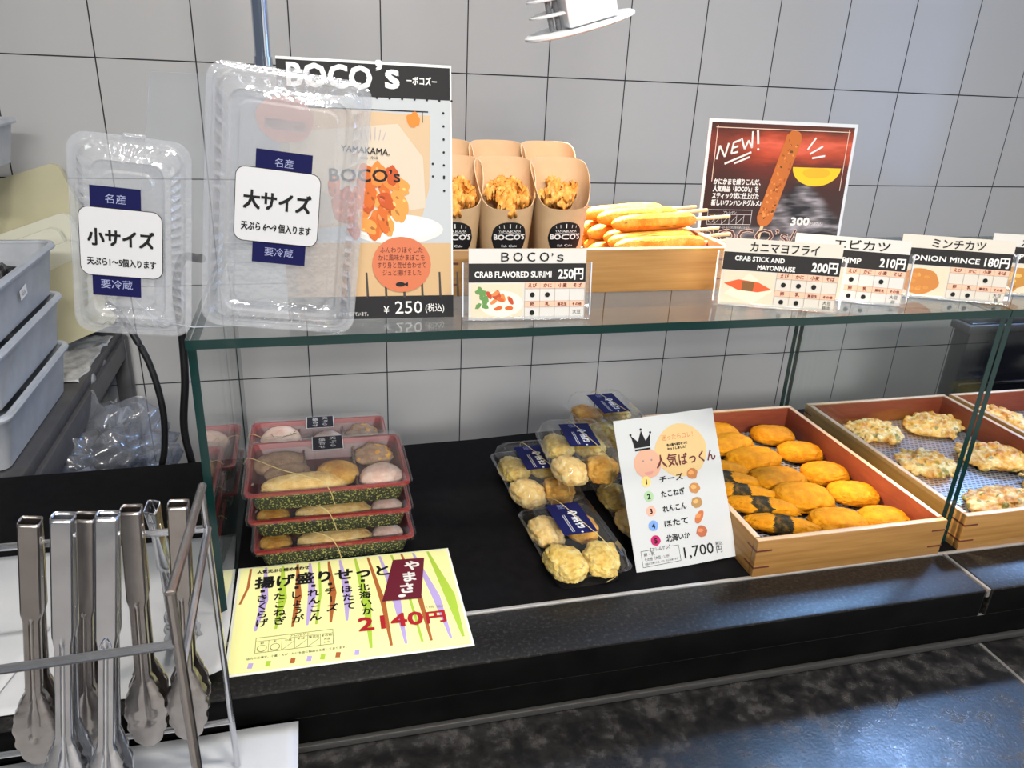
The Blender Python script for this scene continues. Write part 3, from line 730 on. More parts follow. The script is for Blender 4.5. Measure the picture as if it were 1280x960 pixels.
# ============================================================ MENU CARD
W, H = .1455, .200
t, b, s = board_thing('menu_card', 'white menu card with a crowned face leaning against the snack packs', 'menu card', (.4545, .7575, ZD + .0005), lean(29.6, -3.2, 1.0), W, H, mat('glossy_white_card', (.50, .52, .53), .3), .0012)
SKIN = ink((.58, .33, .23)); s.ell(.090, .150, .038, .035, ink((.58, .42, .20)), 1, wob=.05)
s.ell(.039, .139, .0195, .0195, SKIN, 1.5, wob=.05)
s.poly([(.024, .157), (.046, .157), (.046, .1595), (.024, .1595)], BLK, 2)
s.poly([(.024, .161), (.046, .161), (.049, .178), (.041, .169), (.0365, .183), (.030, .169), (.021, .178)], BLK, 2)
for x, y in ((.021, .179), (.0365, .1845), (.0492, .179)): s.ell(x, y, .0016, .0016, BLK, 2)
for x in (.033, .045): s.ell(x, .143, .0013, .0013, ink((.25, .2, .18)), 2)
s.poly([(.032, .128), (.0455, .1285), (.043, .1245), (.038, .1235), (.034, .1245)], ink((.55, .25, .22)), 2)
s.text(.064, .166, '迷ったらコレ！', .0085, ink((.55, .18, .08)), width=.046)
s.text(.070, .1575, '色々選べるひとつに', .0038, BLK, width=.030, bold=.0002); s.text(.070, .1525, 'セットしました！', .0038, BLK, width=.027, bold=.0002)
s.text(.051, .132, '人気', .0185, ink((.12, .03, .03)), width=.031, bold=.0003); s.text(.084, .1315, 'ぱっくん', .0165, ink((.12, .03, .03)), width=.054, bold=.0003)
for i, (wd, c, fc) in enumerate([('チーズ', (.80, .52, .18), (.40, .17, .06)), ('たこねぎ', (.32, .48, .28), (.42, .20, .07)), ('れんこん', (.78, .36, .27), (.36, .21, .08)), ('ほたて', (.16, .30, .62), (.46, .14, .05)), ('北海いか', (.42, .012, .11), (.38, .12, .06))]):
    y = .112 - i * .0192
    s.ell(.033, y + .004, .0068, .0068, ink(c), 2, wob=.10, seed=i); s.text(.033, y + .0005, str(i + 1), .0092, BLK, 3, align='c', bold=.0003)
    s.text(.052 - .001 * i, y, wd, .0095, BLK, width=.034, bold=.0002)
    s.ell(.100, y + .005, .0078 if i != 3 else .0095, .0072 if i != 3 else .0050, ink(fc), 2, rot=.9 if i == 3 else 0, wob=.18, seed=i + 3)
    s.ell(.0985, y + .0065, .004, .0026, ink(tuple(min(1, k * 1.7) for k in fc)), 3, wob=.3, seed=i)
s.frame(.010, .008, .054, .0205, .0005, BLK); s.rect(.022, .0275, .031, .003, mat('glossy_white_card', (.50, .52, .53), .3), 2); s.text(.0375, .0265, '【アレルゲン】', .0052, BLK, 3, width=.028, align='c')
s.text(.0135, .0215, '卵・乳', .0052, BLK); s.text(.0135, .0155, 'その他（大豆・いか）', .0048, BLK, width=.036); s.text(.0135, .0105, '当店の工場で小麦、えび、かにを扱います', .003, BLK, width=.047)
s.text(.070, .010, '1,700', .020, BLK, width=.043, bold=.0001); s.text(.117, .0185, '税込', .006, BLK, width=.010); s.text(.117, .0095, '円', .0098, BLK)
b.build('printed_card', t, sharp=0)

# ============================================================ ON THE GLASS SHELF
# ---- paper cups
def cup_fn(sc=1.0):
    def f(a, v):  # angle (0 = towards viewer), v 0..1 of the local rim height
        back = 0.5 - 0.5 * cos(a)
        h = .078 + .058 * (back ** .8 if back > 0 else 0)
        return h * v
    return f
def cup_pt(a, z):
    k = z / .136
    rx, ry = .0265 + .0125 * k, .0215 + .0105 * k
    e = .8
    x = math.copysign(abs(sin(a)) ** e, sin(a)) * rx; y = -math.copysign(abs(cos(a)) ** e, cos(a)) * ry
    return V((x, y, z))
def cup_rim(a):
    c = -cos(a)               # 1 at the back
    return .080 + .056 * (1 / (1 + math.exp(-4.2 * (c + .12))))
def cup_fill_mesh(seed):
    b = bmesh.new(); rd = random.Random(seed)
    for k in range(13):
        r = rd.random(); a = rd.uniform(0, 2 * pi)
        x, y = .022 * math.sqrt(r) * sin(a), .016 * math.sqrt(r) * cos(a)
        st = bmesh.ops.create_icosphere(b, subdivisions=3, radius=1)['verts']
        rot = Euler((rd.uniform(-.9, .9), rd.uniform(-.7, .7), rd.uniform(0, 6.3))).to_matrix()
        L = rd.uniform(.013, .021); w = rd.uniform(.006, .009); o = V((seed, k * 3.3, 1))
        for v in st:
            n = v.co.copy(); kk = 1 + .28 * noise.noise(n * 2.2 + o) + .12 * noise.noise(n * 7 + o)
            v.co = rot @ V((n.x * L * kk, n.y * w * kk, n.z * w * kk)) + V((x, y, .080 + .020 * (y + .016) / .032 + rd.uniform(-.003, .009)))
    for k in range(16):
        a = rd.uniform(0, 6.3); x, y = rd.uniform(-.02, .02), rd.uniform(-.014, .016)
        d = V((cos(a), sin(a), rd.uniform(-.2, .9))).normalized() * rd.uniform(.006, .014); p = V((x, y, .094 + .016 * (y + .016) / .032)); w = V((-d.y, d.x, 0)) * .13
        f = [b.verts.new(q) for q in (p - w, p + w, p + d + w * .4, p + d - w * .4)]; b.faces.new(f)
    for f in b.faces: f.smooth = True
    me = bpy.data.meshes.new('fried_crab_surimi'); b.to_mesh(me); b.free(); me.materials.append(F_FRY)
    return me
CF = [cup_fill_mesh(51), cup_fill_mesh(52)]
CUPN = 40
def paper_cup(label, loc, rz, fill_label, k):
    t = thing('paper_cup', label, 'paper cup', loc, (0, 0, R(rz)), 'kraft paper cups')
    b = B()
    out = [[cup_pt(2 * pi * i / CUPN, cup_rim(2 * pi * i / CUPN) * v) for i in range(CUPN)] for v in (0, .33, .66, 1)]
    inn = [[cup_pt(2 * pi * i / CUPN, cup_rim(2 * pi * i / CUPN) * v) * V((1, 1, 1)).x - V((cup_pt(2 * pi * i / CUPN, .06).x * .03, cup_pt(2 * pi * i / CUPN, .06).y * .03, 0)) for i in range(CUPN)] for v in (1, .6, .1)]
    b.loft(out, KRAFT, True); b.loft([out[-1], inn[0]], KRAFTI); b.loft(inn, KRAFTI, False, True)
    cb_ = b.build('cup_body', t, sharp=50)
    b = B()
    def fn(u, v, d):
        a = u / .026; z = .047 + v; p = cup_pt(a, z); q = cup_pt(a, z) * 1.0
        nrm = V((sin(a), -cos(a), .1)).normalized()
        return p + nrm * (d + .0003)
    s = Sheet(b, fn)
    for i in range(14):   # oval label in strips that follow the curved cup
        u0, u1 = -.0175 + .0025 * i, -.0175 + .0025 * (i + 1)
        e0, e1 = math.sqrt(max(0, 1 - (u0 / .0175) ** 2)) * .0195, math.sqrt(max(0, 1 - (u1 / .0175) ** 2)) * .0195
        s.poly([(u0, -e0), (u1, -e1), (u1, e1), (u0, e0)], BLK, 0)
    s.text(0, -.0015, "BOCO'S", .009, WHT, 3, width=.028, align='c', bold=.0002)
    s.text(0, .0072, 'YAMAKAMA', .0038, WHT, 3, width=.018, align='c')
    s.text(0, -.0105, 'Fish Cake', .0042, WHT, 3, width=.012, align='c')
    for q in range(5): s.line([(-.008 + .004 * q, .0122), (-.0085 + .0042 * q, .0152 + .001 * (2 - abs(q - 2)))], .0004, WHT, 3)
    s.line([(-.009, .0058), (0, .0066), (.009, .0058)], .0003, WHT, 3)
    b.build('oval_label', t, sharp=0)
    o = bpy.data.objects.new('fried_crab_surimi', CF[k % 2]); COL.objects.link(o); o.location = (loc[0], loc[1], loc[2] + .0005); o.rotation_euler = (0, 0, R(rz + 6))
    tag(o, fill_label, 'fried snack', 'fried snacks in paper cups', 'stuff')
ZT = ZS + .0003 + .0127
for lb, x, y, rz, fl in [
    ('right front paper cup beside the fish sticks', .296, .915, 4, 'orange fried pieces heaped in the right front paper cup'),
    ('middle front paper cup with a round black label', .227, .915, 2, 'orange fried pieces heaped in the middle front paper cup'),
    ('left front paper cup partly behind the tall poster', .163, .917, -2, 'orange fried pieces in the paper cup behind the tall poster'),
    ('right rear paper cup showing only its pale back flap', .305, .998, 3, 'fried pieces in the right rear paper cup'),
    ('middle rear paper cup showing only its top edge', .236, .996, 0, 'fried pieces in the middle rear paper cup'),
    ('left rear paper cup behind the one at the poster', .168, .998, 1, 'fried pieces in the left rear paper cup')]:
    paper_cup(lb, (x, y, ZT + (.0005 if y < .95 else .0115)), rz, fl, int(x * 1000))
# ---- fish sticks on chopsticks
def stick_mesh(seed, L=.128):
    b = bmesh.new(); bmesh.ops.create_icosphere(b, subdivisions=4, radius=1); o = V((seed * 5.1, 2, seed))
    for v in b.verts:
        n = v.co.copy(); k = 1 + .10 * noise.noise(n * 2 + o) + .035 * noise.noise(V((n.x * 12, n.y * 4, n.z * 4)) + o)
        q = math.copysign(abs(n.x) ** .62, n.x); rad = math.sqrt(max(0, 1 - abs(q) ** 5)) / max(1e-4, math.hypot(n.y, n.z))
        v.co = V((q * L / 2, n.y * rad * .0118 * k, n.z * rad * .0112 * k))
    for f in b.faces: f.smooth = True
    rd = random.Random(seed)
    fl = [f for f in b.faces if rd.random() < .025]
    for f in fl: f.material_index = 1
    me = bpy.data.meshes.new('fish_stick_body'); b.to_mesh(me); b.free(); me.materials.append(F_STICK); me.materials.append(F_FLECK)
    return me
SM = [stick_mesh(s) for s in (61, 62, 63)]
def fish_stick(label, loc, rot, k, tail=.045):
    t = thing('fish_stick', label, 'fish stick', loc, rot, 'fish sticks on chopsticks')
    o = bpy.data.objects.new('fish_cake_body', SM[k % 3]); COL.objects.link(o); o.parent = t
    b = B(); b.tube([(.055, 0, 0), (.064 + tail, 0, .0005)], .0024, STICKW, 8); b.build('wooden_stick', t)
R2 = ZT + .0115
rows = [('lower front fish stick lying behind the tray rim', .430, .893, R2, 3, 0), ('lower fish stick in the second row', .425, .922, R2, -2, 1), ('lower fish stick in the third row', .432, .951, R2, 2, 2),
        ('lower fish stick in the fourth row', .426, .980, R2, 0, 0), ('lower fish stick at the rear of the tray', .43, 1.012, R2, 1, 1), ('rearmost lower fish stick', .425, 1.042, R2, 4, 2),
        ('front upper fish stick, nearest the tray rim', .434, .912, R2 + .021, 2, 1), ('second upper fish stick from the front, brightly lit', .437, .944, R2 + .021, 4, 2),
        ('third upper fish stick from the front, under the lamp', .440, .974, R2 + .0215, 8, 0), ('fourth upper fish stick from the front', .428, 1.008, R2 + .021, 10, 1), ('rearmost upper fish stick', .424, 1.036, R2 + .021, 7, 2)]
rows = [(lb, x, y, z, a, k) for lb, x, y, z, a, k in rows] + [
    ('top fish stick at the rear of the heap', .428, 1.026, R2 + .042, 8, 0), ('top fish stick in the middle of the heap', .436, .996, R2 + .0425, 9, 1), ('top fish stick nearest the front, glowing white under the lamp', .446, .962, R2 + .041, 6, 2)]
for i, (lb, x, y, z, a, k) in enumerate(rows):
    fish_stick(lb, (x, y, z), (0, R(-2 if z > R2 else 0), R(a)), k, (.055, .050, .054)[k])

# ---- tall poster
W, H = .170, .254
GREYP = ink((.42, .45, .47)); TAN = ink((.50, .34, .18)); ORG = ink((.66, .17, .05))
t, b, s = board_thing('tall_poster', 'tall laminated poster of fried fish pieces standing behind the large container', 'poster', (.0575, .784, ZS + .0005), lean(11.5, .6, 0), W, H, GREYP, .0012)
s.rect(0, H - .0335, W, .0335, mat('glossy_black_print', (.008, .008, .009), .5, 0, .2), .5); s.rect(0, H - .0025, W, .0025, WHT, 1); s.rect(W - .0015, 0, .0015, H, WHT, .8)
s.text(.095, H - .024, '’s', .036, WHT, 2, width=.022, bold=.0008); s.text(.010, H - .026, 'BOCO', .030, WHT, 2, width=.080, bold=.0008); s.text(.125, H - .0195, '－ボコズ－', .0085, WHT, 2, width=.030, bold=.0002)
for k in range(7): s.ell(.095 + .0125 * k, H - .034, .0012, .0012, BLK, 1.5)
for k in range(7): s.ell(W - .0085, H - .046 - k * .0128, .0012, .0012, BLK, 1.5)
for x, y in ((W - .020, H - .096), (W - .020, H - .1085), (W - .0085, H - .1085)): s.ell(x, y, .0012, .0012, BLK, 1.5)
s.poly([(0, H - .044), (W - .022, H - .049), (W - .024, H - .120), (W - .032, H - .150), (0, H - .165)], ink((.52, .38, .24)), .5)
s.poly([(0, H - .070), (W - .055, H - .058), (W - .030, H - .090), (W - .028, H - .140), (0, H - .165)], ink((.54, .47, .37)), .7)
s.rect(0, H - .046, W - .024, .0012, BLK, 1); s.rect(W - .030, H - .046 - .010, .0006, .010, BLK, 1)
s.ell(W - .039, H - .0535, .0068, .0072, ink((.72, .20, .03)), 2, wob=.25, seed=2)
s.poly([(0, .022), (W - .002, .022), (W - .002, .078), (0, .078)], TAN, .5)
for k in range(7): s.poly([(.06 + .019 * k, .022), (.0625 + .019 * k, .022), (.0615 + .019 * k, .048), (.0595 + .019 * k, .048)], ink((.05, .045, .04)), 1)
s.ell(.112, .092, .048, .015, ink((.60, .60, .58)), 1); s.ell(.112, .094, .044, .012, ink((.75, .72, .66)), 1.3)
rd = random.Random(9)
for k in range(34):
    x, y = .082 + rd.uniform(-.034, .034), .112 + rd.uniform(-.020, .036) * (1 - abs(.082 - .082))
    c = rd.choice([(.52, .12, .02), (.62, .20, .04), (.44, .075, .015), (.66, .27, .06), (.56, .16, .03)])
    a_ = rd.uniform(-1.7, -.5); s.ell(x, y, rd.uniform(.009, .014), rd.uniform(.005, .0075), ink(c), 1.6 + k * .08, rot=a_, wob=.25, seed=k)
    for q in range(3): s.ell(x + rd.uniform(-.006, .006), y + rd.uniform(-.005, .006), rd.uniform(.001, .0035), .0012, ink(rd.choice([tuple(min(1, w_ * 1.5 + .05) for w_ in c), tuple(w_ * .55 for w_ in c)])), 1.64 + k * .08, rot=a_ + .2 * q, wob=.3, seed=k + q)
s.text(.058, H - .086, 'YAMAKAMA.', .0085, BLK, 4, width=.048, rot=-.06, bold=.0001); s.text(.076, H - .093, 'since 1918', .004, BLK, 4, width=.018)
for k in range(6): s.line([(.080 + .004 * k, H - .074), (.077 + .0052 * k, H - .066 + .002 * (2.5 - abs(k - 2.5)))], .0005, ink((.35, .3, .4)), 4)
s.text(.046, H - .115, 'BOCO’s', .0175, BLK, 4, width=.070, bold=.0003)
s.ell(.116, .056, .0305, .0285, ink((.52, .15, .07)), 3.8)
for k, w_ in enumerate(['ふんわりほぐした', 'かに風味かまぼこを', 'すり身と混ぜ合わせて', 'ジュと揚げました']): s.text(.116, .0685 - k * .0078, w_, .0068, ink((.10, .02, .015)), 5, width=(.044, .048, .050, .040)[k], align='c')
s.ell(.114, .0355, .0048, .0024, BLK, 5); s.poly([(.1175, .0355), (.122, .038), (.122, .033)], BLK, 5)
s.rect(0, 0, W, .0235, mat('glossy_black_print', (.008, .008, .009), .5, 0, .2), 1)
s.text(.096, .0055, '¥', .0105, WHT, 2); s.text(.108, .0050, '250', .0185, WHT, 2, width=.0285); s.text(.140, .0070, '(税込)', .0095, WHT, 2, width=.020); s.text(.050, .0035, '店内で揚げています。', .0048, WHT, 2, width=.030)
b.build('printed_sheet', t, sharp=0)
b = B(); b.box((0, .020, .045), (.07, .0012, .09), ACRYL, rot=Euler((R(22), 0, 0)).to_matrix()); b.build('rear_strut', t)

# ---- price cards in acrylic holders
def dish(s, kind, x, y, w, h):
    s.rect(x, y, w, h, ink((.66, .56, .42)), 1.2)
    rd = random.Random(kind)
    if kind == 1:
        s.ell(x + w * .58, y + h * .42, w * .42, h * .38, ink((.80, .72, .60)), 1.6)
        for k in range(9): s.ell(x + w * (.12 + .2 * rd.random()), y + h * (.35 + .5 * rd.random()), w * .07, h * .07, ink((.12, .26, .08)), 1.9 + .05 * k, rot=k, wob=.4, seed=k)
        for k in range(11): s.ell(x + w * (.34 + .44 * rd.random()), y + h * (.28 + .45 * rd.random()), w * .085, h * .06, ink(rd.choice([(.55, .12, .03), (.65, .22, .07), (.45, .07, .03)])), 2 + .1 * k, rot=rd.uniform(-1.5, .8), wob=.2, seed=k)
    elif kind == 2:
        s.poly([(x + w * .5, y + h * .97), (x + w * .98, y + h * .45), (x + w * .62, y + h * .04), (x + w * .05, y + h * .3)], ink((.74, .64, .50)), 1.5)
        s.poly([(x + w * .02, y + h * .62), (x + w * .3, y + h * .76), (x + w * .7, y + h * .70), (x + w * .97, y + h * .5), (x + w * .7, y + h * .40), (x + w * .3, y + h * .44)], ink((.62, .10, .03)), 2)
        s.poly([(x + w * .38, y + h * .72), (x + w * .62, y + h * .71), (x + w * .6, y + h * .42), (x + w * .38, y + h * .43)], ink((.20, .09, .03)), 2.3)
    else:
        s.ell(x + w * .45, y + h * .5, w * .40, h * .44, ink((.50, .20, .05) if kind != 5 else (.45, .22, .05)), 1.8, wob=.10 if kind != 5 else .4, seed=kind)
        for k in range(10): s.ell(x + w * (.2 + .5 * rd.random()), y + h * (.2 + .55 * rd.random()), w * .06, h * .06, ink(rd.choice([(.62, .30, .08), (.56, .24, .06)] if kind != 5 else [(.72, .42, .12), (.35, .14, .03)])), 2 + .05 * k, wob=.4, seed=k)
def price_card(label, loc, yaw, kind, title, sub, price, dots, notes, roll=0, back=8, W=.1335, H=.0775, bg=CARD):
    t = thing('price_card_stand', label, 'price card', loc, lean(back, roll, yaw), 'price cards in clear stands')
    b = B(); b.box((0, .0020, H * .44), (W + .012, .0016, H * .76), ACRYL, .0004); b.box((0, .013, .0012), (W + .010, .024, .0018), ACRYL, .0004, rot=Euler((R(back), 0, 0)).to_matrix())
    b.box((0, -.0016, .0022), (W + .012, .0012, .0044), ACRYL, .0003)
    for sx in (-1, 1): b.box((sx * (W / 2 + .006), .0012, H * .44), (.0012, .0035, H * .76), ACEDGE)
    b.build('acrylic_holder', t)
    b = B(); b.box((0, .0004, H / 2 + .001), (W, .0008, H), bg); s = Sheet(b, lambda u, v, d: V((u - W / 2, -d, v + .001)))
    s.rect(0, H * .53, W, H * .265, ink((.018, .017, .017)), .8)
    s.text(W * {1: .27, 2: .22, 3: .34, 4: .27, 5: .27}[kind], H * .825, title, H * .165, BLK, 2, width=W * {1: .53, 2: .58, 3: .48, 4: .47, 5: .47}[kind], bold=.00015)
    if isinstance(sub, list):
        s.text(W * .10, H * .675, sub[0], H * .10, WHT, 2, width=W * .42, bold=.0002); s.text(W * .30, H * .555, sub[1], H * .10, WHT, 2, width=W * .32, bold=.0002)
    else: s.text(W * {1: .05, 3: .115, 4: .115, 5: .05}[kind], H * .60, sub, H * .12, WHT, 2, width=W * (.65 if kind == 1 else .60 if kind == 4 else .48), bold=.0002)
    s.text(W * .975, H * .58, price, H * .185, WHT, 2, width=W * .215, align='r', bold=.00035)
    dish(s, kind, W * .02, H * .02, W * .44, H * .49)
    gx, gw = W * .475, W * .13
    LN = ink((.35, .27, .22))
    for r_, (ys, hh) in enumerate(((.44, .085), (.175, .085))):
        s.rect(gx, H * ys, gw * 4, H * hh, PEACH, 1.2)
        for c_, w_ in enumerate((('えび', 'かに', '小麦', 'そば'), ('卵', '乳', '落花生', 'その他'))[r_]): s.text(gx + gw * (c_ + .5), H * (ys + .02), w_, H * (.066 if len(w_) < 3 else .048), ink((.12, .03, .02)), 2, align='c', bold=.00010)
    for c_ in range(0, 5): s.line([(gx + gw * c_, H * .01), (gx + gw * c_, H * .525)], .0004, LN, 1.8)
    for ys in (.175, .26, .44): s.line([(gx, H * ys), (gx + gw * 4, H * ys)], .0003, LN, 1.8)
    for c_, r_ in dots: s.ell(gx + gw * (c_ + .5), H * (.35 if r_ == 0 else .092), W * .021, W * .021, BLK, 2)
    for k, w_ in enumerate(notes): s.text(gx + gw * 3.5, H * (.075 if len(notes) == 1 else .10 - .075 * k), w_, H * .065, BLK, 2, align='c')
    b.build('printed_card', t, sharp=0)
price_card('price card reading 250 yen standing before the paper cups', (.2185, .762, ZS + .0006), -3, 1, 'ＢＯＣＯ’ｓ', 'CRAB FLAVORED SURIMI', '250円', [(0, 0), (1, 0), (0, 1)], ['大豆'], .0, W=.1265, H=.0745)
price_card('price card reading 200 yen, in front of the stick poster', (.524, .772, ZS + .0006), -20, 2, 'カニマヨフライ', ['CRAB STICK AND', 'MAYONNAISE'], '200円', [(0, 0), (1, 0), (2, 0), (0, 1), (1, 1)], ['大豆', '豚肉'], 0, bg=CREAMC)
price_card('price card reading 210 yen, between the other two cards', (.6285, .790, ZS + .0006), -24, 3, 'エビカツ', 'JUICY SHRIMP', '210円', [(0, 0), (2, 0), (0, 1), (1, 1)], ['大豆', '卵'], 0)
price_card('price card reading 180 yen, with a round breaded cutlet', (.7755, .782, ZS + .0006), -22, 4, 'ミンチカツ', 'ONION MINCE', '180円', [(2, 0), (0, 1), (1, 1)], ['大豆', '豚'], 0, bg=CREAMC)
price_card('price card cut off by the right edge of the photo', (.9150, .784, ZS + .0006), -20, 5, 'えび野菜', 'SHRIMP &VEG', '190円', [(0, 0), (2, 0), (0, 1)], ['大豆'], 0)

# ---- NEW poster
W, H = .250, .190
def mat_sunset():
    m, t, p = nt('sunset_rock_print')
    tc = t.nodes.new('ShaderNodeTexCoord'); sp = t.nodes.new('ShaderNodeSeparateXYZ'); t.links.new(tc.outputs['Object'], sp.inputs[0])
    n1 = noise_node(t, coords(t, (14, 14, 60)), 1.0, 3)
    def mth(op, a, b_=None):
        n = t.nodes.new('ShaderNodeMath'); n.operation = op; n.use_clamp = False
        for i, q in enumerate((a, b_)):
            if q is None: continue
            if isinstance(q, (int, float)): n.inputs[i].default_value = q
            else: t.links.new(q, n.inputs[i])
        return n.outputs[0]
    z = mth('ADD', mth('DIVIDE', sp.outputs['Z'], .19), mth('MULTIPLY', mth('SUBTRACT', n1, .5), .22))
    c1 = ramp(t, z, [(.0, (.03, .022, .022)), (.50, (.05, .018, .014)), (.66, (.13, .022, .014)), (.75, (.40, .055, .02)), (.82, (.62, .11, .06)), (.88, (.34, .05, .02)), (.94, (.10, .025, .014)), (1.0, (.05, .016, .012))])
    n2 = noise_node(t, coords(t, (16, 16, 75)), 1.0, 2)
    rocks = ramp(t, n2, [(.40, (.022, .02, .022)), (.52, (.13, .12, .13)), (.64, (.34, .32, .35))])
    def mask(v, a, b_):
        r = t.nodes.new('ShaderNodeMapRange'); r.interpolation_type = 'SMOOTHSTEP'; t.links.new(v, r.inputs['Value']); r.inputs['From Min'].default_value = a; r.inputs['From Max'].default_value = b_
        return r.outputs[0]
    xr = mth('SUBTRACT', sp.outputs['X'], .045)
    mk = mth('MULTIPLY', mask(sp.outputs['X'], -.02, .01), mask(mth('ADD', sp.outputs['Z'], mth('MULTIPLY', mth('ABSOLUTE', xr), .9)), .118, .096))
    mk2 = mask(sp.outputs['Z'], .040, .020)
    mx = t.nodes.new('ShaderNodeMix'); mx.data_type = 'RGBA'; t.links.new(mth('MAXIMUM', mk, mk2), mx.inputs[0]); t.links.new(c1, mx.inputs[6]); t.links.new(rocks, mx.inputs[7])
    dk = mask(sp.outputs['X'], -.10, -.02); mx2 = t.nodes.new('ShaderNodeMix'); mx2.data_type = 'RGBA'
    t.links.new(mth('ADD', mth('MULTIPLY', dk, .8), .2), mx2.inputs[0]); mx2.inputs[6].default_value = (.03, .014, .012, 1); t.links.new(mx.outputs[2], mx2.inputs[7])
    t.links.new(mx2.outputs[2], p.inputs['Base Color']); p.inputs['Roughness'].default_value = .3
    return m
DKR = mat_sunset()
t, b, s = board_thing('stick_poster', 'laminated dark sunset poster of a fish stick standing at the back of the shelf', 'poster', (.700, 1.080, ZS + .0005), lean(4, .5, -1.5), W, H, ink((.62, .66, .70), .2), .0015)
s.rect(.005, .004, W - .010, H - .009, DKR, .5)
sun = [(.190 + .042 * cos(a), .124 + .028 * sin(a)) for a in [pi + pi * i / 16 for i in range(17)]]
s.poly(sun, ink((.78, .50, .03)), 2); s.ell(.190, .116, .024, .008, ink((.74, .40, .03)), 2.2)
STK = ink((.46, .14, .035)); A = V((.1115, .047)); Bq = V((.1425, .164)); d_ = (Bq - A).normalized(); nrm = V((-d_.y, d_.x)); pts = []
for i in range(40):
    t_ = 2 * pi * i / 40; c_, sn = cos(t_), sin(t_)
    rad = .0135 * (1 + .09 * noise.noise((c_ * 3, sn * 3, 5)))
    pts.append(tuple((A if c_ < 0 else Bq) + d_ * c_ * rad + nrm * sn * rad))
s.line([(.104, .010), (.112, .047)], .0055, ink((.72, .52, .32)), 2.5); s.poly(pts, STK, 3)
for k in range(60):
    u_ = rd.random(); q = A + (Bq - A) * u_ + nrm * rd.uniform(-.010, .010)
    s.ell(q.x, q.y, rd.uniform(.0012, .003), rd.uniform(.001, .002), ink(rd.choice([(.62, .24, .07), (.54, .18, .05), (.34, .09, .02), (.12, .06, .02)])), 3.3 + .01 * k, rot=rd.uniform(0, 3), wob=.3, seed=k)
s.line([(.012, H - .012), (W - .012, H - .012)], .0010, ink((.75, .60, .50)), 4); s.line([(.0145, H - .009), (.0145, H - .090)], .0010, ink((.75, .6, .5)), 4); s.line([(W - .0145, H - .009), (W - .0145, H - .100)], .0010, ink((.75, .6, .5)), 4)
def stroke(*p): s.line(p, .0028, WHT, 5)
X, Y = .018, .132
stroke((X, Y), (X + .003, Y + .020), (X + .013, Y + .004), (X + .017, Y + .024)); stroke((X + .034, Y + .012), (X + .023, Y + .009), (X + .025, Y + .025), (X + .036, Y + .029)); stroke((X + .024, Y + .017), (X + .033, Y + .020))
stroke((X + .037, Y + .032), (X + .044, Y + .016), (X + .049, Y + .029), (X + .056, Y + .018), (X + .054, Y + .042)); s.line([(X + .062, Y + .044), (X + .0655, Y + .024)], .0036, WHT, 5); s.ell(X + .0665, Y + .0165, .0019, .0019, WHT, 5)
stroke((X + .014, Y - .006), (X + .056, Y + .012)); stroke((X + .030, Y - .005), (X + .054, Y + .005))
for p in (((.168, .150), (.180, .168)), ((.173, .144), (.194, .156)), ((.178, .138), (.200, .142))): stroke(*p)
for k, w_ in enumerate(['かにかまを練りこんだ、', '人気商品「BOCO’s」を', 'スティック状に仕上げた', '新しいワンハンドグルメ♪']): s.text(.018, .0965 - k * .0105, w_, .0098, WHT, 5, width=(.078, .076, .078, .084)[k], bold=.0003)
s.frame(.014, .036, .074, .022, .0006, WHT, 5); s.line([(.014, .051), (.088, .051)], .0005, WHT, 5); s.text(.051, .0525, 'アレルゲン', .0045, WHT, 5, align='c')
for k in range(1, 6): s.line([(.014 + .0123 * k, .036), (.014 + .0123 * k, .051)], .0005, WHT, 5)
for k in range(1, 5): s.line([(.0145 + .0123 * k, .037), (.0258 + .0123 * k, .048)], .0005, WHT, 5)
s.ell(.0202, .043, .0045, .0045, WHT, 5); s.ell(.0202, .043, .0038, .0038, DKR, 5.4); s.text(.016, .030, '店内の工場で、小麦・えび・かにを含む製品を生産しております。', .0035, WHT, 5, width=.072)
s.text(.158, .036, '300', .0165, WHT, 5, width=.032, bold=.0007); s.text(.191, .036, '円(税込)', .0065, WHT, 5, width=.024)
s.text(.010, .008, 'BOCO’s/', .030, ink((.75, .55, .45)), 5, width=.160, bold=.0007); s.text(.010, .008, 'BOCO’s/', .030, ink((.10, .05, .045)), 6, width=.160)
b.build('printed_sheet', t, sharp=0)
b = B(); b.box((0, .026, .04), (.08, .0012, .08), ACRYL, rot=Euler((R(30), 0, 0)).to_matrix()); b.build('rear_strut', t)

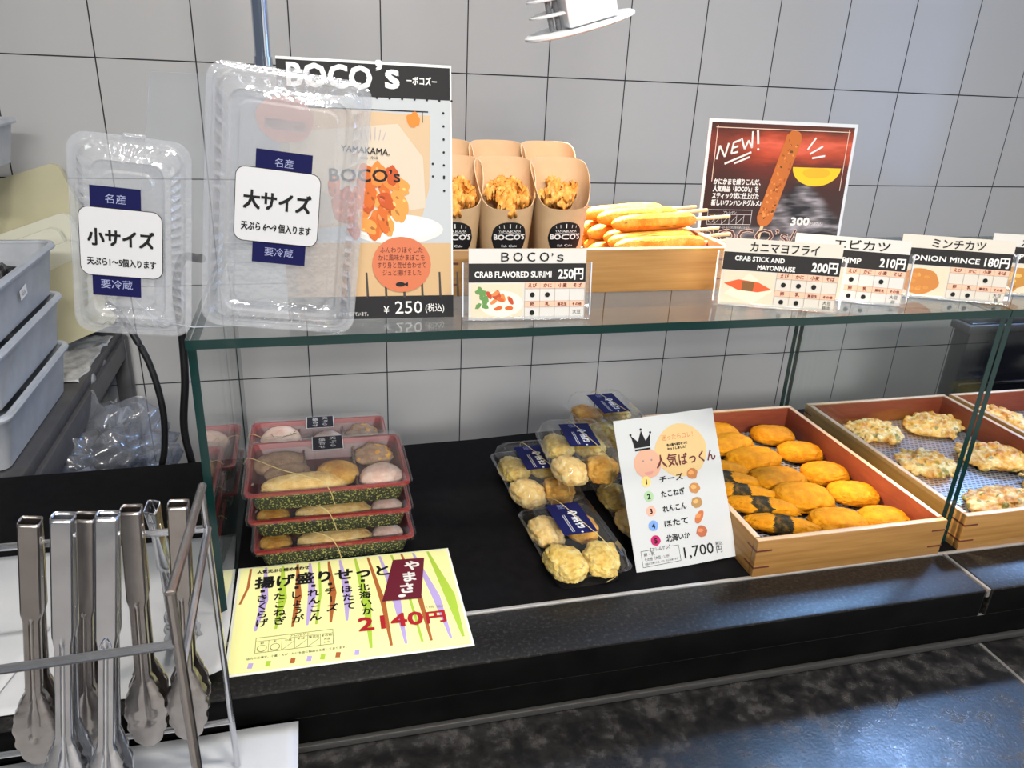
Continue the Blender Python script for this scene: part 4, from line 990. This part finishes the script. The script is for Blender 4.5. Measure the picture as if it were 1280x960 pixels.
# ---- clear containers taped to an acrylic sheet
t = thing('acrylic_sheet', 'clear acrylic sheet standing behind the two clear containers', 'acrylic sheet', (0, .7745, ZS + .0005))
b = B()
pl = [(-.118, 0), (-.150, .008), (-.168, .03), (-.128, .233), (-.016, .232), (-.016, 0)]
b.loft([[(x, y, z) for x, z in pl] for y in (0, .0026)], [ACEDGE], ACRYL, ACRYL, smooth=False)
b.build('clear_sheet', t, sharp=0)
def clam(label, loc, rot, w, h, d0, d1, freq, amp, prints):
    t = thing('clear_container', label, 'plastic container', loc, rot, 'empty clear containers')
    def rg(ww, hh, r, d, a=0): return [V((u, -d, v)) for u, v in rr(ww, hh, r, nc=6, ns=48, amp=a, freq=freq)]
    b = B()
    b.loft([rg(w, h, .016, 0), rg(w, h, .016, .0012), rg(w - .010, h - .010, .014, .0016), rg(w - .013, h - .013, .013, .0045), rg(w - .017, h - .017, .013, .0050), rg(w - .024, h - .024, .014, d0 * .80, amp), rg(w - .030, h - .030, .014, d0 - .001), rg(w - .040, h - .040, .012, d0),
            rg(w - .044, h - .044, .010, d0 - .003), rg(w - .056, h - .056, .010, d0 - .0032), rg(w - .060, h - .060, .009, d0 - .0008)], PLAST, False, True)
    t_lid = b.build('clear_lid', t, sharp=22)
    b = B()
    b.loft([rg(w - .001, h - .001, .016, -.0004), rg(w - .010, h - .010, .014, -.0012), rg(w - .014, h - .014, .014, -.004), rg(w - .024, h - .024, .014, -d1 * .8, amp), rg(w - .032, h - .032, .014, -d1 + .001), rg(w - .042, h - .042, .012, -d1), rg(w - .052, h - .052, .010, -d1 + .003), rg(w - .068, h - .068, .010, -d1 + .003)], PLAST, False, True)
    b.build('clear_base', t, sharp=22)
    b = B(); b.box((w * .04, -.001, h / 2 + .0008), (.018, .004, .0035), PLAST, .001); b.build('closing_tab', t)
    return t_lid
def stickers(t, d, white, navys, l1, l2, faint):
    x, z, w, h = white
    for (nx, nz, nw, nh), tx in navys:
        b = B(); s = Sheet(b, lambda u, v, q: V((u, -d - q, v)))
        s.rect(nx, nz, nw, nh, NAVY, .5); s.text(nx + nw * .5, nz + nh * .35, tx, nh * .42, ink((.30, .33, .52)), 1.2, align='c'); b.build('navy_sticker', t, sharp=0)
    b = B(); s = Sheet(b, lambda u, v, q: V((u, -d - q, v)))
    s.rrect(x - .0006, z - .0006, w + .0012, h + .0012, .0085, BLK, 2); s.rrect(x, z, w, h, .008, mat('white_sticker', (.56, .57, .59), .4), 3)
    s.text(x + w * .5, z + h * .47, l1, h * .27, BLK, 4, width=w * .80, align='c', bold=h * .008); s.text(x + w * .5, z + h * .16, l2, h * .13, BLK, 4, width=w * .84, align='c', bold=h * .003)
    b.build('white_sticker', t, sharp=0)
t = clam('large clear plastic container with a white size label, in front of the tall poster', (-.0225, .750, ZS + .1225), lean(2, 6.6), .141, .235, .017, .0205, 85, .0045, None)
stickers(t, .0172, (-.0425, -.031, .0720, .0645), [((-.0265, .030, .0480, .0200), '名産'), ((-.0265, -.050, .0465, .0205), '要冷蔵')], '大サイズ', '天ぷら 6〜9 個入ります', None)
b = B(); s = Sheet(b, lambda u, v, q: V((u, .0212 + q * 0, v))); s.ell(-.004, .076, .026, .021, ink((.78, .42, .32)), 0, wob=.08); s.rect(-.022, .066, .036, .009, ink((.80, .66, .58)), 0); b.build('peach_sticker', t, sharp=0)
for p in b and []: pass
t = clam('small clear plastic container with a white size label, overhanging the shelf corner', (-.1560, .750, ZS + .0935), lean(1, 6.0), .099, .178, .016, .0205, 130, .0035, None)
stickers(t, .0162, (-.0385, -.0305, .0655, .0590), [((-.0295, .0265, .0400, .0205), '名産'), ((-.0300, -.0490, .0390, .0210), '要冷蔵')], '小サイズ', '天ぷら1〜5個入ります', None)

# ============================================================ LAMP AND POLE
LX, LY, LZ = .372, 1.12, 1.607
t = thing('spot_lamp', 'white finned spot lamp hanging over the fish sticks', 'lamp', (LX, LY, LZ), (R(5), R(-17), 0))
LW = mat('white_lamp_metal', (.86, .88, .90), .3)
def disc(nm, z, r0, th, m=LW, x=0):
    b = B(); b.loft([[(x + r * cos(2 * pi * k / 36), r * .62 * sin(2 * pi * k / 36), z + q) for k in range(36)] for r, q in ((r0 - .006, 0), (r0, th * .3), (r0, th * .7), (r0 - .004, th))], m, True, True); b.build(nm, t)
disc('lamp_rim', -.012, .080, .007); disc('cooling_fin', .014, .055, .004, x=-.014); disc('cooling_fin', .034, .055, .004, x=-.014); disc('cooling_fin', .054, .055, .004, x=-.014)
b = B(); b.box((.008, -.020, .036), (.072, .038, .080), LW, .004); b.build('lamp_body', t)
for x in (-.044, -.034): 
    b = B(); b.cyl((x, -.012, -.004), (x, -.012, .06), .004, mat('grey_post', (.2, .2, .21), .4), 10); b.build('fin_post', t)
b = B(); b.cyl((0, 0, .06), (.30, 0, 1.04), .010, LW); b.build('lamp_stem', t)
b = B(); b.poly([(.066 * cos(2 * pi * k / 32), .036 * sin(2 * pi * k / 32), -.0125) for k in range(32)], mat_emit('spot_lens', (1.0, .80, .58), 6)); b.build('lamp_lens', t)
l = bpy.data.lights.new('lamp_light', 'SPOT'); l.energy = SPOT_POWER; l.color = (1.0, .72, .44); l.spot_size = R(64); l.spot_blend = .7; l.shadow_soft_size = .03
o = bpy.data.objects.new('lamp_light', l); COL.objects.link(o); o.parent = t; o.location = (0, 0, -.02)
o.matrix_parent_inverse = M4(); dv = V((.43, .955, 1.345)) - V((LX, LY, LZ))
o.rotation_euler = (Euler((R(5), R(-17), 0)).to_matrix().inverted() @ dv).to_track_quat('-Z', 'Y').to_euler()
t = thing('chrome_pole', 'shiny chrome pole coming down above the large clear container', 'pole', (-.052, 1.20, 2.70))
b = B(); b.cyl((0, 0, 0), (0, 0, -1.165), .0108, CHROME, 24); b.build('pole_tube', t)
b = B(); b.cyl((0, 0, -1.160), (0, 0, -1.172), .0125, CHROME, 24); b.build('end_cap', t)
b = B(); b.cyl((0, 0, 0), (0, 0, -.008), .03, CHROME, 24); b.build('ceiling_flange', t)

# ============================================================ TONG RACK, PAPERS
bx = thing('black_riser_box', 'low black box on the worktop under the tong rack', 'box', (-.30, .505, .8612))
b = B(); b.box((0, 0, .026), (.515, .235, .052), SLABF, .002); b.build('box_body', bx)
def sheet_grid(name, nx, ny, fn, m, label, cat, th=.0006):
    b = B(); g = [[b.bm.verts.new(fn(i / nx, j / ny)) for i in range(nx + 1)] for j in range(ny + 1)]
    for j in range(ny):
        for i in range(nx):
            f = b.bm.faces.new((g[j][i], g[j][i + 1], g[j + 1][i + 1], g[j + 1][i])); f.material_index = b.mi(m)
    o = b.build(name, None); md = o.modifiers.new('thickness', 'SOLIDIFY'); md.thickness = th; md.offset = 1
    return tag(o, label, cat)
sheet_grid('paper_napkin', 40, 16, lambda u, v: V((-.545 + .505 * u, .392 + .236 * v, .9146 + .0012 * noise.noise((u * 7, v * 4, 1)) + .0010)), PAPER, 'flat white paper napkin on the black box under the tong rack', 'napkin')
def wp(u, v):
    x, y = -.52 + .405 * u, .655 + .275 * v
    z = ZD + .0016 + .0012 * noise.noise((u * 5, v * 5, 3))
    k = max(0, (u - .80) / .20)
    w = max(0, 1 - abs(v - .25) * 1.3)
    z += .030 * k ** 1.6 * w; x += .012 * k * w - .004 * k ** 2
    return V((x, y, z))
sheet_grid('white_paper_sheet', 48, 24, wp, PAPER, 'large white paper sheet behind the tongs, its right corner curling up', 'paper')
sheet_grid('white_paper_sheet', 20, 16, lambda u, v: V((-.53 + .20 * u + .03 * v, .645 + .13 * v, ZD + .0050 + .0010 * noise.noise((u * 4, v * 4, 8)) + .003 * max(0, u - .8))), PAPER, 'smaller white paper sheet lying over the large one at far left', 'paper')

rk = thing('tong_rack', 'steel wire rack holding a row of serving tongs', 'rack', (-.30, .505, .9172))
def L(*p): return V(p) - V((-.30, .505, .9172))
TR = .0028
for sx, xx in ((1, -.096), (-1, -.50)):
    b = B(); b.tube([L(xx, .583, .9175), L(xx - .001, .583, 1.224)], TR, STEEL, 10); b.build('rear_post', rk)
    b = B(); b.tube([L(xx, .425, .9175), L(xx, .425, 1.240)], TR * 1.25, STEELD, 10); b.build('front_post', rk)
    b = B(); b.tube([L(xx, .425, 1.238), L(xx, .583, 1.224)], TR * 1.2, STEELD, 10); b.build('top_rod', rk)
    b = B(); b.tube([L(xx, .425, 1.178), L(xx, .583, 1.184)], TR * 1.1, STEEL, 10); b.build('side_rod', rk)
b = B(); b.tube([L(-.50, .583, 1.184), L(-.096, .583, 1.184)], TR * 1.1, STEEL, 10); b.build('back_bar', rk)
b = B(); b.tube([L(-.50, .425, 1.190), L(-.096, .425, 1.200)], TR * 1.1, STEEL, 10); b.build('front_bar', rk)
b = B(); b.tube([L(-.50, .583, .974), L(-.096, .583, .974)], TR, STEEL, 10); b.build('bottom_bar', rk)

def tong_arm(L_, m, side):
    """one sheet-metal arm, z from 0 (tip) to L_, channel opening towards -side*y"""
    b = B(); N = 70; rings = []
    for i in range(N + 1):
        t = i / N; z = L_ * t
        if t > .66: w, dp, rib = .0078, .0076, 0
        elif t > .63: k = (t - .63) / .03; w, dp, rib = .0062 + .0016 * k, .0062 + .0014 * k, .0
        elif t > .34: w, dp, rib = .0062, .0058, .0016
        else:
            k = t / .34; sc = abs(sin(k * pi * 5.0))
            env = min(1, (1 - k) * 2.2) ** .7 * (min(1, k / .28) ** .5 if k > 0 else .05)
            w = .0062 * min(1, .4 + k) + .0098 * max(env, .03) + .0022 * sc * (1 if .06 < k < .86 else 0)
            dp = .0058 * k + .0050 * (1 - k) + .0022 * sc; rib = .0020 if k > .34 else .0
        bow = .0082 - .002 * t + .008 * (1 - t) ** 1.0 - .006 * max(0, (.24 - t) / .24) ** 1.5
        f = side
        rings.append([V((x, f * (bow - q), z)) for x, q in ((-w, dp), (-w * .96, .0012), (-w * .80, 0), (-w * .30, -.0), (-w * .16, -rib * -1), (0, rib * 1.2), (w * .16, rib), (w * .30, 0), (w * .80, 0), (w * .96, .0012), (w, dp))])
    b.loft(rings, m, closed=False)
    o = b.build('tong_arm', None, sharp=40)
    return o.data, o
def make_tongs(L_, m, spread=1.0):
    d1, o1 = tong_arm(L_, m, -1); d2, o2 = tong_arm(L_, m, 1)
    bpy.data.objects.remove(o1); bpy.data.objects.remove(o2)
    for d in (d1, d2): pass
    return d1, d2
TM = {'bright': make_tongs(.25, STEEL), 'dark': make_tongs(.25, STEELD)}
def tongs(label, top, bot, kind, roll=0, open_=0, s=1.0):
    top, bot = V(top), V(bot); ax = (top - bot); Lr = ax.length; ax.normalize()
    y = V((0, 1, 0)); y = (y - ax * y.dot(ax)).normalized(); x = y.cross(ax)
    m = M4((x, y, ax)).transposed() @ M4.Rotation(R(roll), 3, 'Z')
    t = thing('serving_tongs', label, 'tongs', bot, m.to_euler(), 'serving tongs in the wire rack')
    k = Lr / .25
    for i, d in enumerate(TM[kind]):
        o = bpy.data.objects.new('tong_arm', d); COL.objects.link(o); o.parent = t
        a = R(open_) * (-1 if i == 0 else 1)
        o.matrix_basis = M4.Translation((0, 0, Lr)) @ M4.Rotation(-a, 4, 'X') @ M4.Translation((0, 0, -Lr)) @ M4.Diagonal((s, s, k, 1))
        mod = o.modifiers.new('thickness', 'SOLIDIFY'); mod.thickness = .0007
    mm = STEEL if kind == 'bright' else STEELD
    b = B(); b.cyl((-.0082 * s, 0, Lr - .016), (.0082 * s, 0, Lr - .016), .0022, mm, 10); b.build('hinge_pin', t)
    b = B(); b.box((0, 0, Lr - .030), (.004, .009, .012), mm, .001); b.build('spring_clip', t)
    return t
TL = []
for a in [('leftmost tongs, dark and worn, in the wire rack', (-.2165, .566, 1.216), (-.250, .570, .980), 'dark'),
          ('second tongs from left, bright, standing out in front', (-.1850, .540, 1.233), (-.2200, .520, .952), 'bright'),
          ('third tongs from left, dark, behind the bright pair', (-.1790, .566, 1.216), (-.2120, .570, .980), 'dark'),
          ('fourth tongs from left, brightest, with a teardrop hole', (-.1540, .534, 1.235), (-.1855, .500, .952), 'bright'),
          ('fifth tongs from left, brownish, in the wire rack', (-.1465, .566, 1.219), (-.1620, .570, .981), 'dark'),
          ('rightmost tongs in the rack, beside the post', (-.1125, .566, 1.220), (-.1290, .570, .981), 'dark')]:
    TL.append(tongs(*a))
b = B(); b.tube([(.0032 * sin(a) * (1 - .45 * cos(a)) , -.0098, .185 + .0052 * cos(a)) for a in [2 * pi * i / 20 for i in range(20)]], .0007, CHROME, 6, closed=True); TD = b.build('teardrop_hole', TL[3])
tongs('open tongs standing on the white paper behind the rack bar', (-.140, .602, 1.198), (-.155, .716, .9560), 'bright', 80, 4.5, .85)

# ============================================================ STEEL CART WITH PANS (behind the counter at left)
cz = .930
cart = thing('steel_cart', 'dark steel work table with pans, left of the glass case', 'work table', (-.90, 1.50, 0))
def CL(x, y, z): return (x + .90, y - 1.50, z)
b = B(); b.box(CL(-.91, 1.545, cz - .012), (.92, .74, .024), CARTM, .003); b.build('table_top', cart)
b = B(); b.box(CL(-.452, 1.545, cz - .045), (.022, .74, .045), CARTM, .003); b.build('side_rail', cart)
b = B(); b.box(CL(-.91, 1.545, .62), (.90, .72, .02), CARTM, .003); b.build('lower_shelf', cart)
for x in (-.455, -1.36):
    for y in (1.195, 1.895):
        b = B(); b.box(CL(x, y, cz / 2 - .012), (.034, .034, cz - .024), CARTM, .003); b.build('leg', cart)
def pan(label, loc, w, d, h, group='stacked aluminium pans', name='metal_pan'):
    t = thing(name, label, 'pan', loc, (0, 0, 0), group)
    b = B(); r = .028
    def q(dd, z): return ring(w + dd, d + dd, r + dd * .3, z, nc=6)
    b.loft([q(-.052, 0), q(-.040, .003), q(-.016, h - .008), q(-.014, h - .006)], ALU, True)
    b.loft([q(-.020, h - .004), q(-.046, .006)], ALU, False, True)
    b.build('pan_body', t)
    b = B(); b.loft([q(-.016, h - .010), q(-.002, h - .009), q(0, h - .005), q(-.004, h), q(-.018, h), q(-.022, h - .004)], ALU); b.build('rolled_rim', t)
    return t
PX, PY = -.610, 1.362
for k, lb in enumerate(['bottom grey metal pan of the stack of three on the cart', 'middle grey metal pan of the stack of three on the cart', 'top grey metal pan of the stack, holding black bags']):
    p_ = pan(lb, (PX + .002 * k, PY + .008 * k, cz + .0005 + .0935 * k), .315, .364, .0955)
b = B(); s = Sheet(b, lambda u, v, q: V((.1485 + q, -.030 + u, .042 + v)))
s.poly([(0, 0), (.034, .004), (.034, .020), (0, .016)], WHT, 1); s.text(.006, .006, 'A5A', .011, ink((.25, .25, .25)), 2, width=.020); b.build('white_sticker', p_, sharp=0)
for k, (dx, dy, rz) in enumerate([(-.03, .05, 10), (.05, -.06, -20), (-.06, -.10, 35), (.06, .10, 60)]):
    me = blob_mesh('black_bag', 71 + k, .075, .055, .045, mat('black_bag_film', (.012, .012, .013), .22), 4, .45, 2.6, .16, 7, 1, .5)
    place('black_bag', me, (PX + dx, PY + dy, cz + .187 + .006), R(rz), ['black plastic bag at the back of the top pan', 'black plastic bag at the front right of the top pan', 'black plastic bag at the front left of the top pan', 'black plastic bag at the right rear of the top pan'][k], 'bag', 'black bags in the top pan')
# upper shelf with one more pan
sh = thing('wall_shelf', 'narrow steel wall shelf at the far left holding a pan', 'shelf', (-1.03, 1.70, 1.305))
b = B(); b.box((0, 0, 0), (.72, .42, .018), STEELD, .002); b.build('shelf_board', sh)
for x in (-.25, .25):
    b = B(); b.box((x, .20, -.07), (.02, .035, .13), STEELD, .002); b.build('bracket', sh)
pan('pale metal pan on the wall shelf, only its corner in view', (-.700, 1.62, 1.3205), .315, .33, .085, None)
# cutting boards leaning against the wall
for k, (tx, tz, y, w, ph, m, lb) in enumerate([
        (-.520, 1.308, 1.880, .27, 18, BOARD, 'largest cream cutting board, leaning against the tiled wall'),
        (-.505, 1.212, 1.838, .22, 20, BOARDL, 'pale cutting board, second from the wall'),
        (-.520, 1.188, 1.800, .20, 20, BOARDL, 'thin pale cutting board in the middle of the row'),
        (-.478, 1.170, 1.762, .20, 21, BOARDL, 'short pale cutting board in front of the thin one'),
        (-.465, 1.138, 1.724, .18, 23, BOARD, 'lowest cream cutting board behind the pans')]):
    sn, cs = sin(R(ph)), cos(R(ph)); z0 = cz + .001 + w / 2 * sn; h = (tz - z0 - w / 2 * sn) / cs
    b = B(); b.loft([[V((u, y_, v + h / 2)) for u, v in rr(w, h, .018)] for y_ in (-.009, -.0075, .0075, .009)], m, True, True, smooth=False)
    o = b.build('cutting_board', None, (tx - w / 2 * cs + h * sn, y, z0), lean(3, -ph, 0), sharp=40)
    tag(o, lb, 'cutting board', 'plastic cutting boards')
sheet_grid('foil_paper', 24, 40, lambda u, v: V((-.565 + .115 * u + .010 * noise.noise((0, v * 6, 2)), 1.56 + .27 * v, cz + .002 + .006 * abs(noise.noise((u * 5, v * 7, 1))) - (.03 * (u - .93) / .07 if u > .93 else 0) * (v < .8))), FOIL, 'crinkled silvery paper on the right edge of the cart', 'foil')
# bag of supplies on the lower shelf
def crumple(name, loc, rx, ry, rz, seed, m, label, cat, amp=.30):
    me = blob_mesh(name, seed, rx, ry, rz, m, 5, amp, 2.6, .16, 7, .8, .6)
    return place(name, me, loc, 0, label, cat)
crumple('clear_bag', (-.470, 1.50, .632), .165, .15, .155, 81, BAG, 'clear crumpled plastic bag full of packaging under the cart', 'bag')
crumple('bag_bundle', (-.500, 1.49, .634), .10, .09, .075, 82, mat('grey_film_bundle', (.22, .22, .25), .25), 'grey folded film bundle inside the clear bag', 'bundle')
b = B(); b.box((0, 0, .010), (.075, .055, .020), mat('grey_cardboard', (.42, .40, .39), .7), .001)
o = b.build('cardboard_box', None, (-.462, 1.44, .758), (R(12), R(-8), R(28))); tag(o, 'small flat grey cardboard box on the bundle in the clear bag', 'box')
# cables
def cable(pts, r, label, name='black_cable'):
    b = B(); b.tube(bez(pts, 10), r, BLACK, 12); o = b.build(name, None); return tag(o, label, 'cable', 'black cables behind the counter')
cable([(-.320, 1.30, 1.165), (-.303, 1.28, 1.158), (-.284, 1.262, 1.132), (-.262, 1.255, 1.075), (-.2515, 1.25, 1.00), (-.257, 1.25, .93), (-.272, 1.25, .85), (-.29, 1.27, .60), (-.27, 1.3, .003)], .0053, 'thin black cable bowing out left of the case')
cable([(-.150, 1.128, 1.278), (-.185, 1.19, 1.262), (-.2065, 1.24, 1.20), (-.2080, 1.25, 1.13), (-.2120, 1.25, 1.05), (-.2230, 1.25, .96), (-.2150, 1.25, .865), (-.20, 1.26, .6), (-.19, 1.3, .003)], .0062, 'thick black cable hanging beside the left glass edge')
# dark appliance behind the case at right
ap = thing('floor_screen', 'black glossy panel standing in the aisle behind the right end of the case', 'panel', (1.93, 1.465, 0))
GB = mat('gloss_black_panel', (.006, .007, .010), .12)
b = B(); b.box((0, 0, .53), (.82, .05, .98), GB, .006); b.build('panel_body', ap)
b = B(); b.box((0, 0, 1.005), (.84, .06, .02), CARTM, .004); b.build('top_edge', ap)
b = B(); b.box((0, -.027, .86), (.80, .006, .006), STEELD, .001); b.build('bright_strip', ap)
for x in (-.3, .3):
    b = B(); b.box((x, 0, .02), (.06, .30, .04), CARTM, .004); b.build('foot', ap)
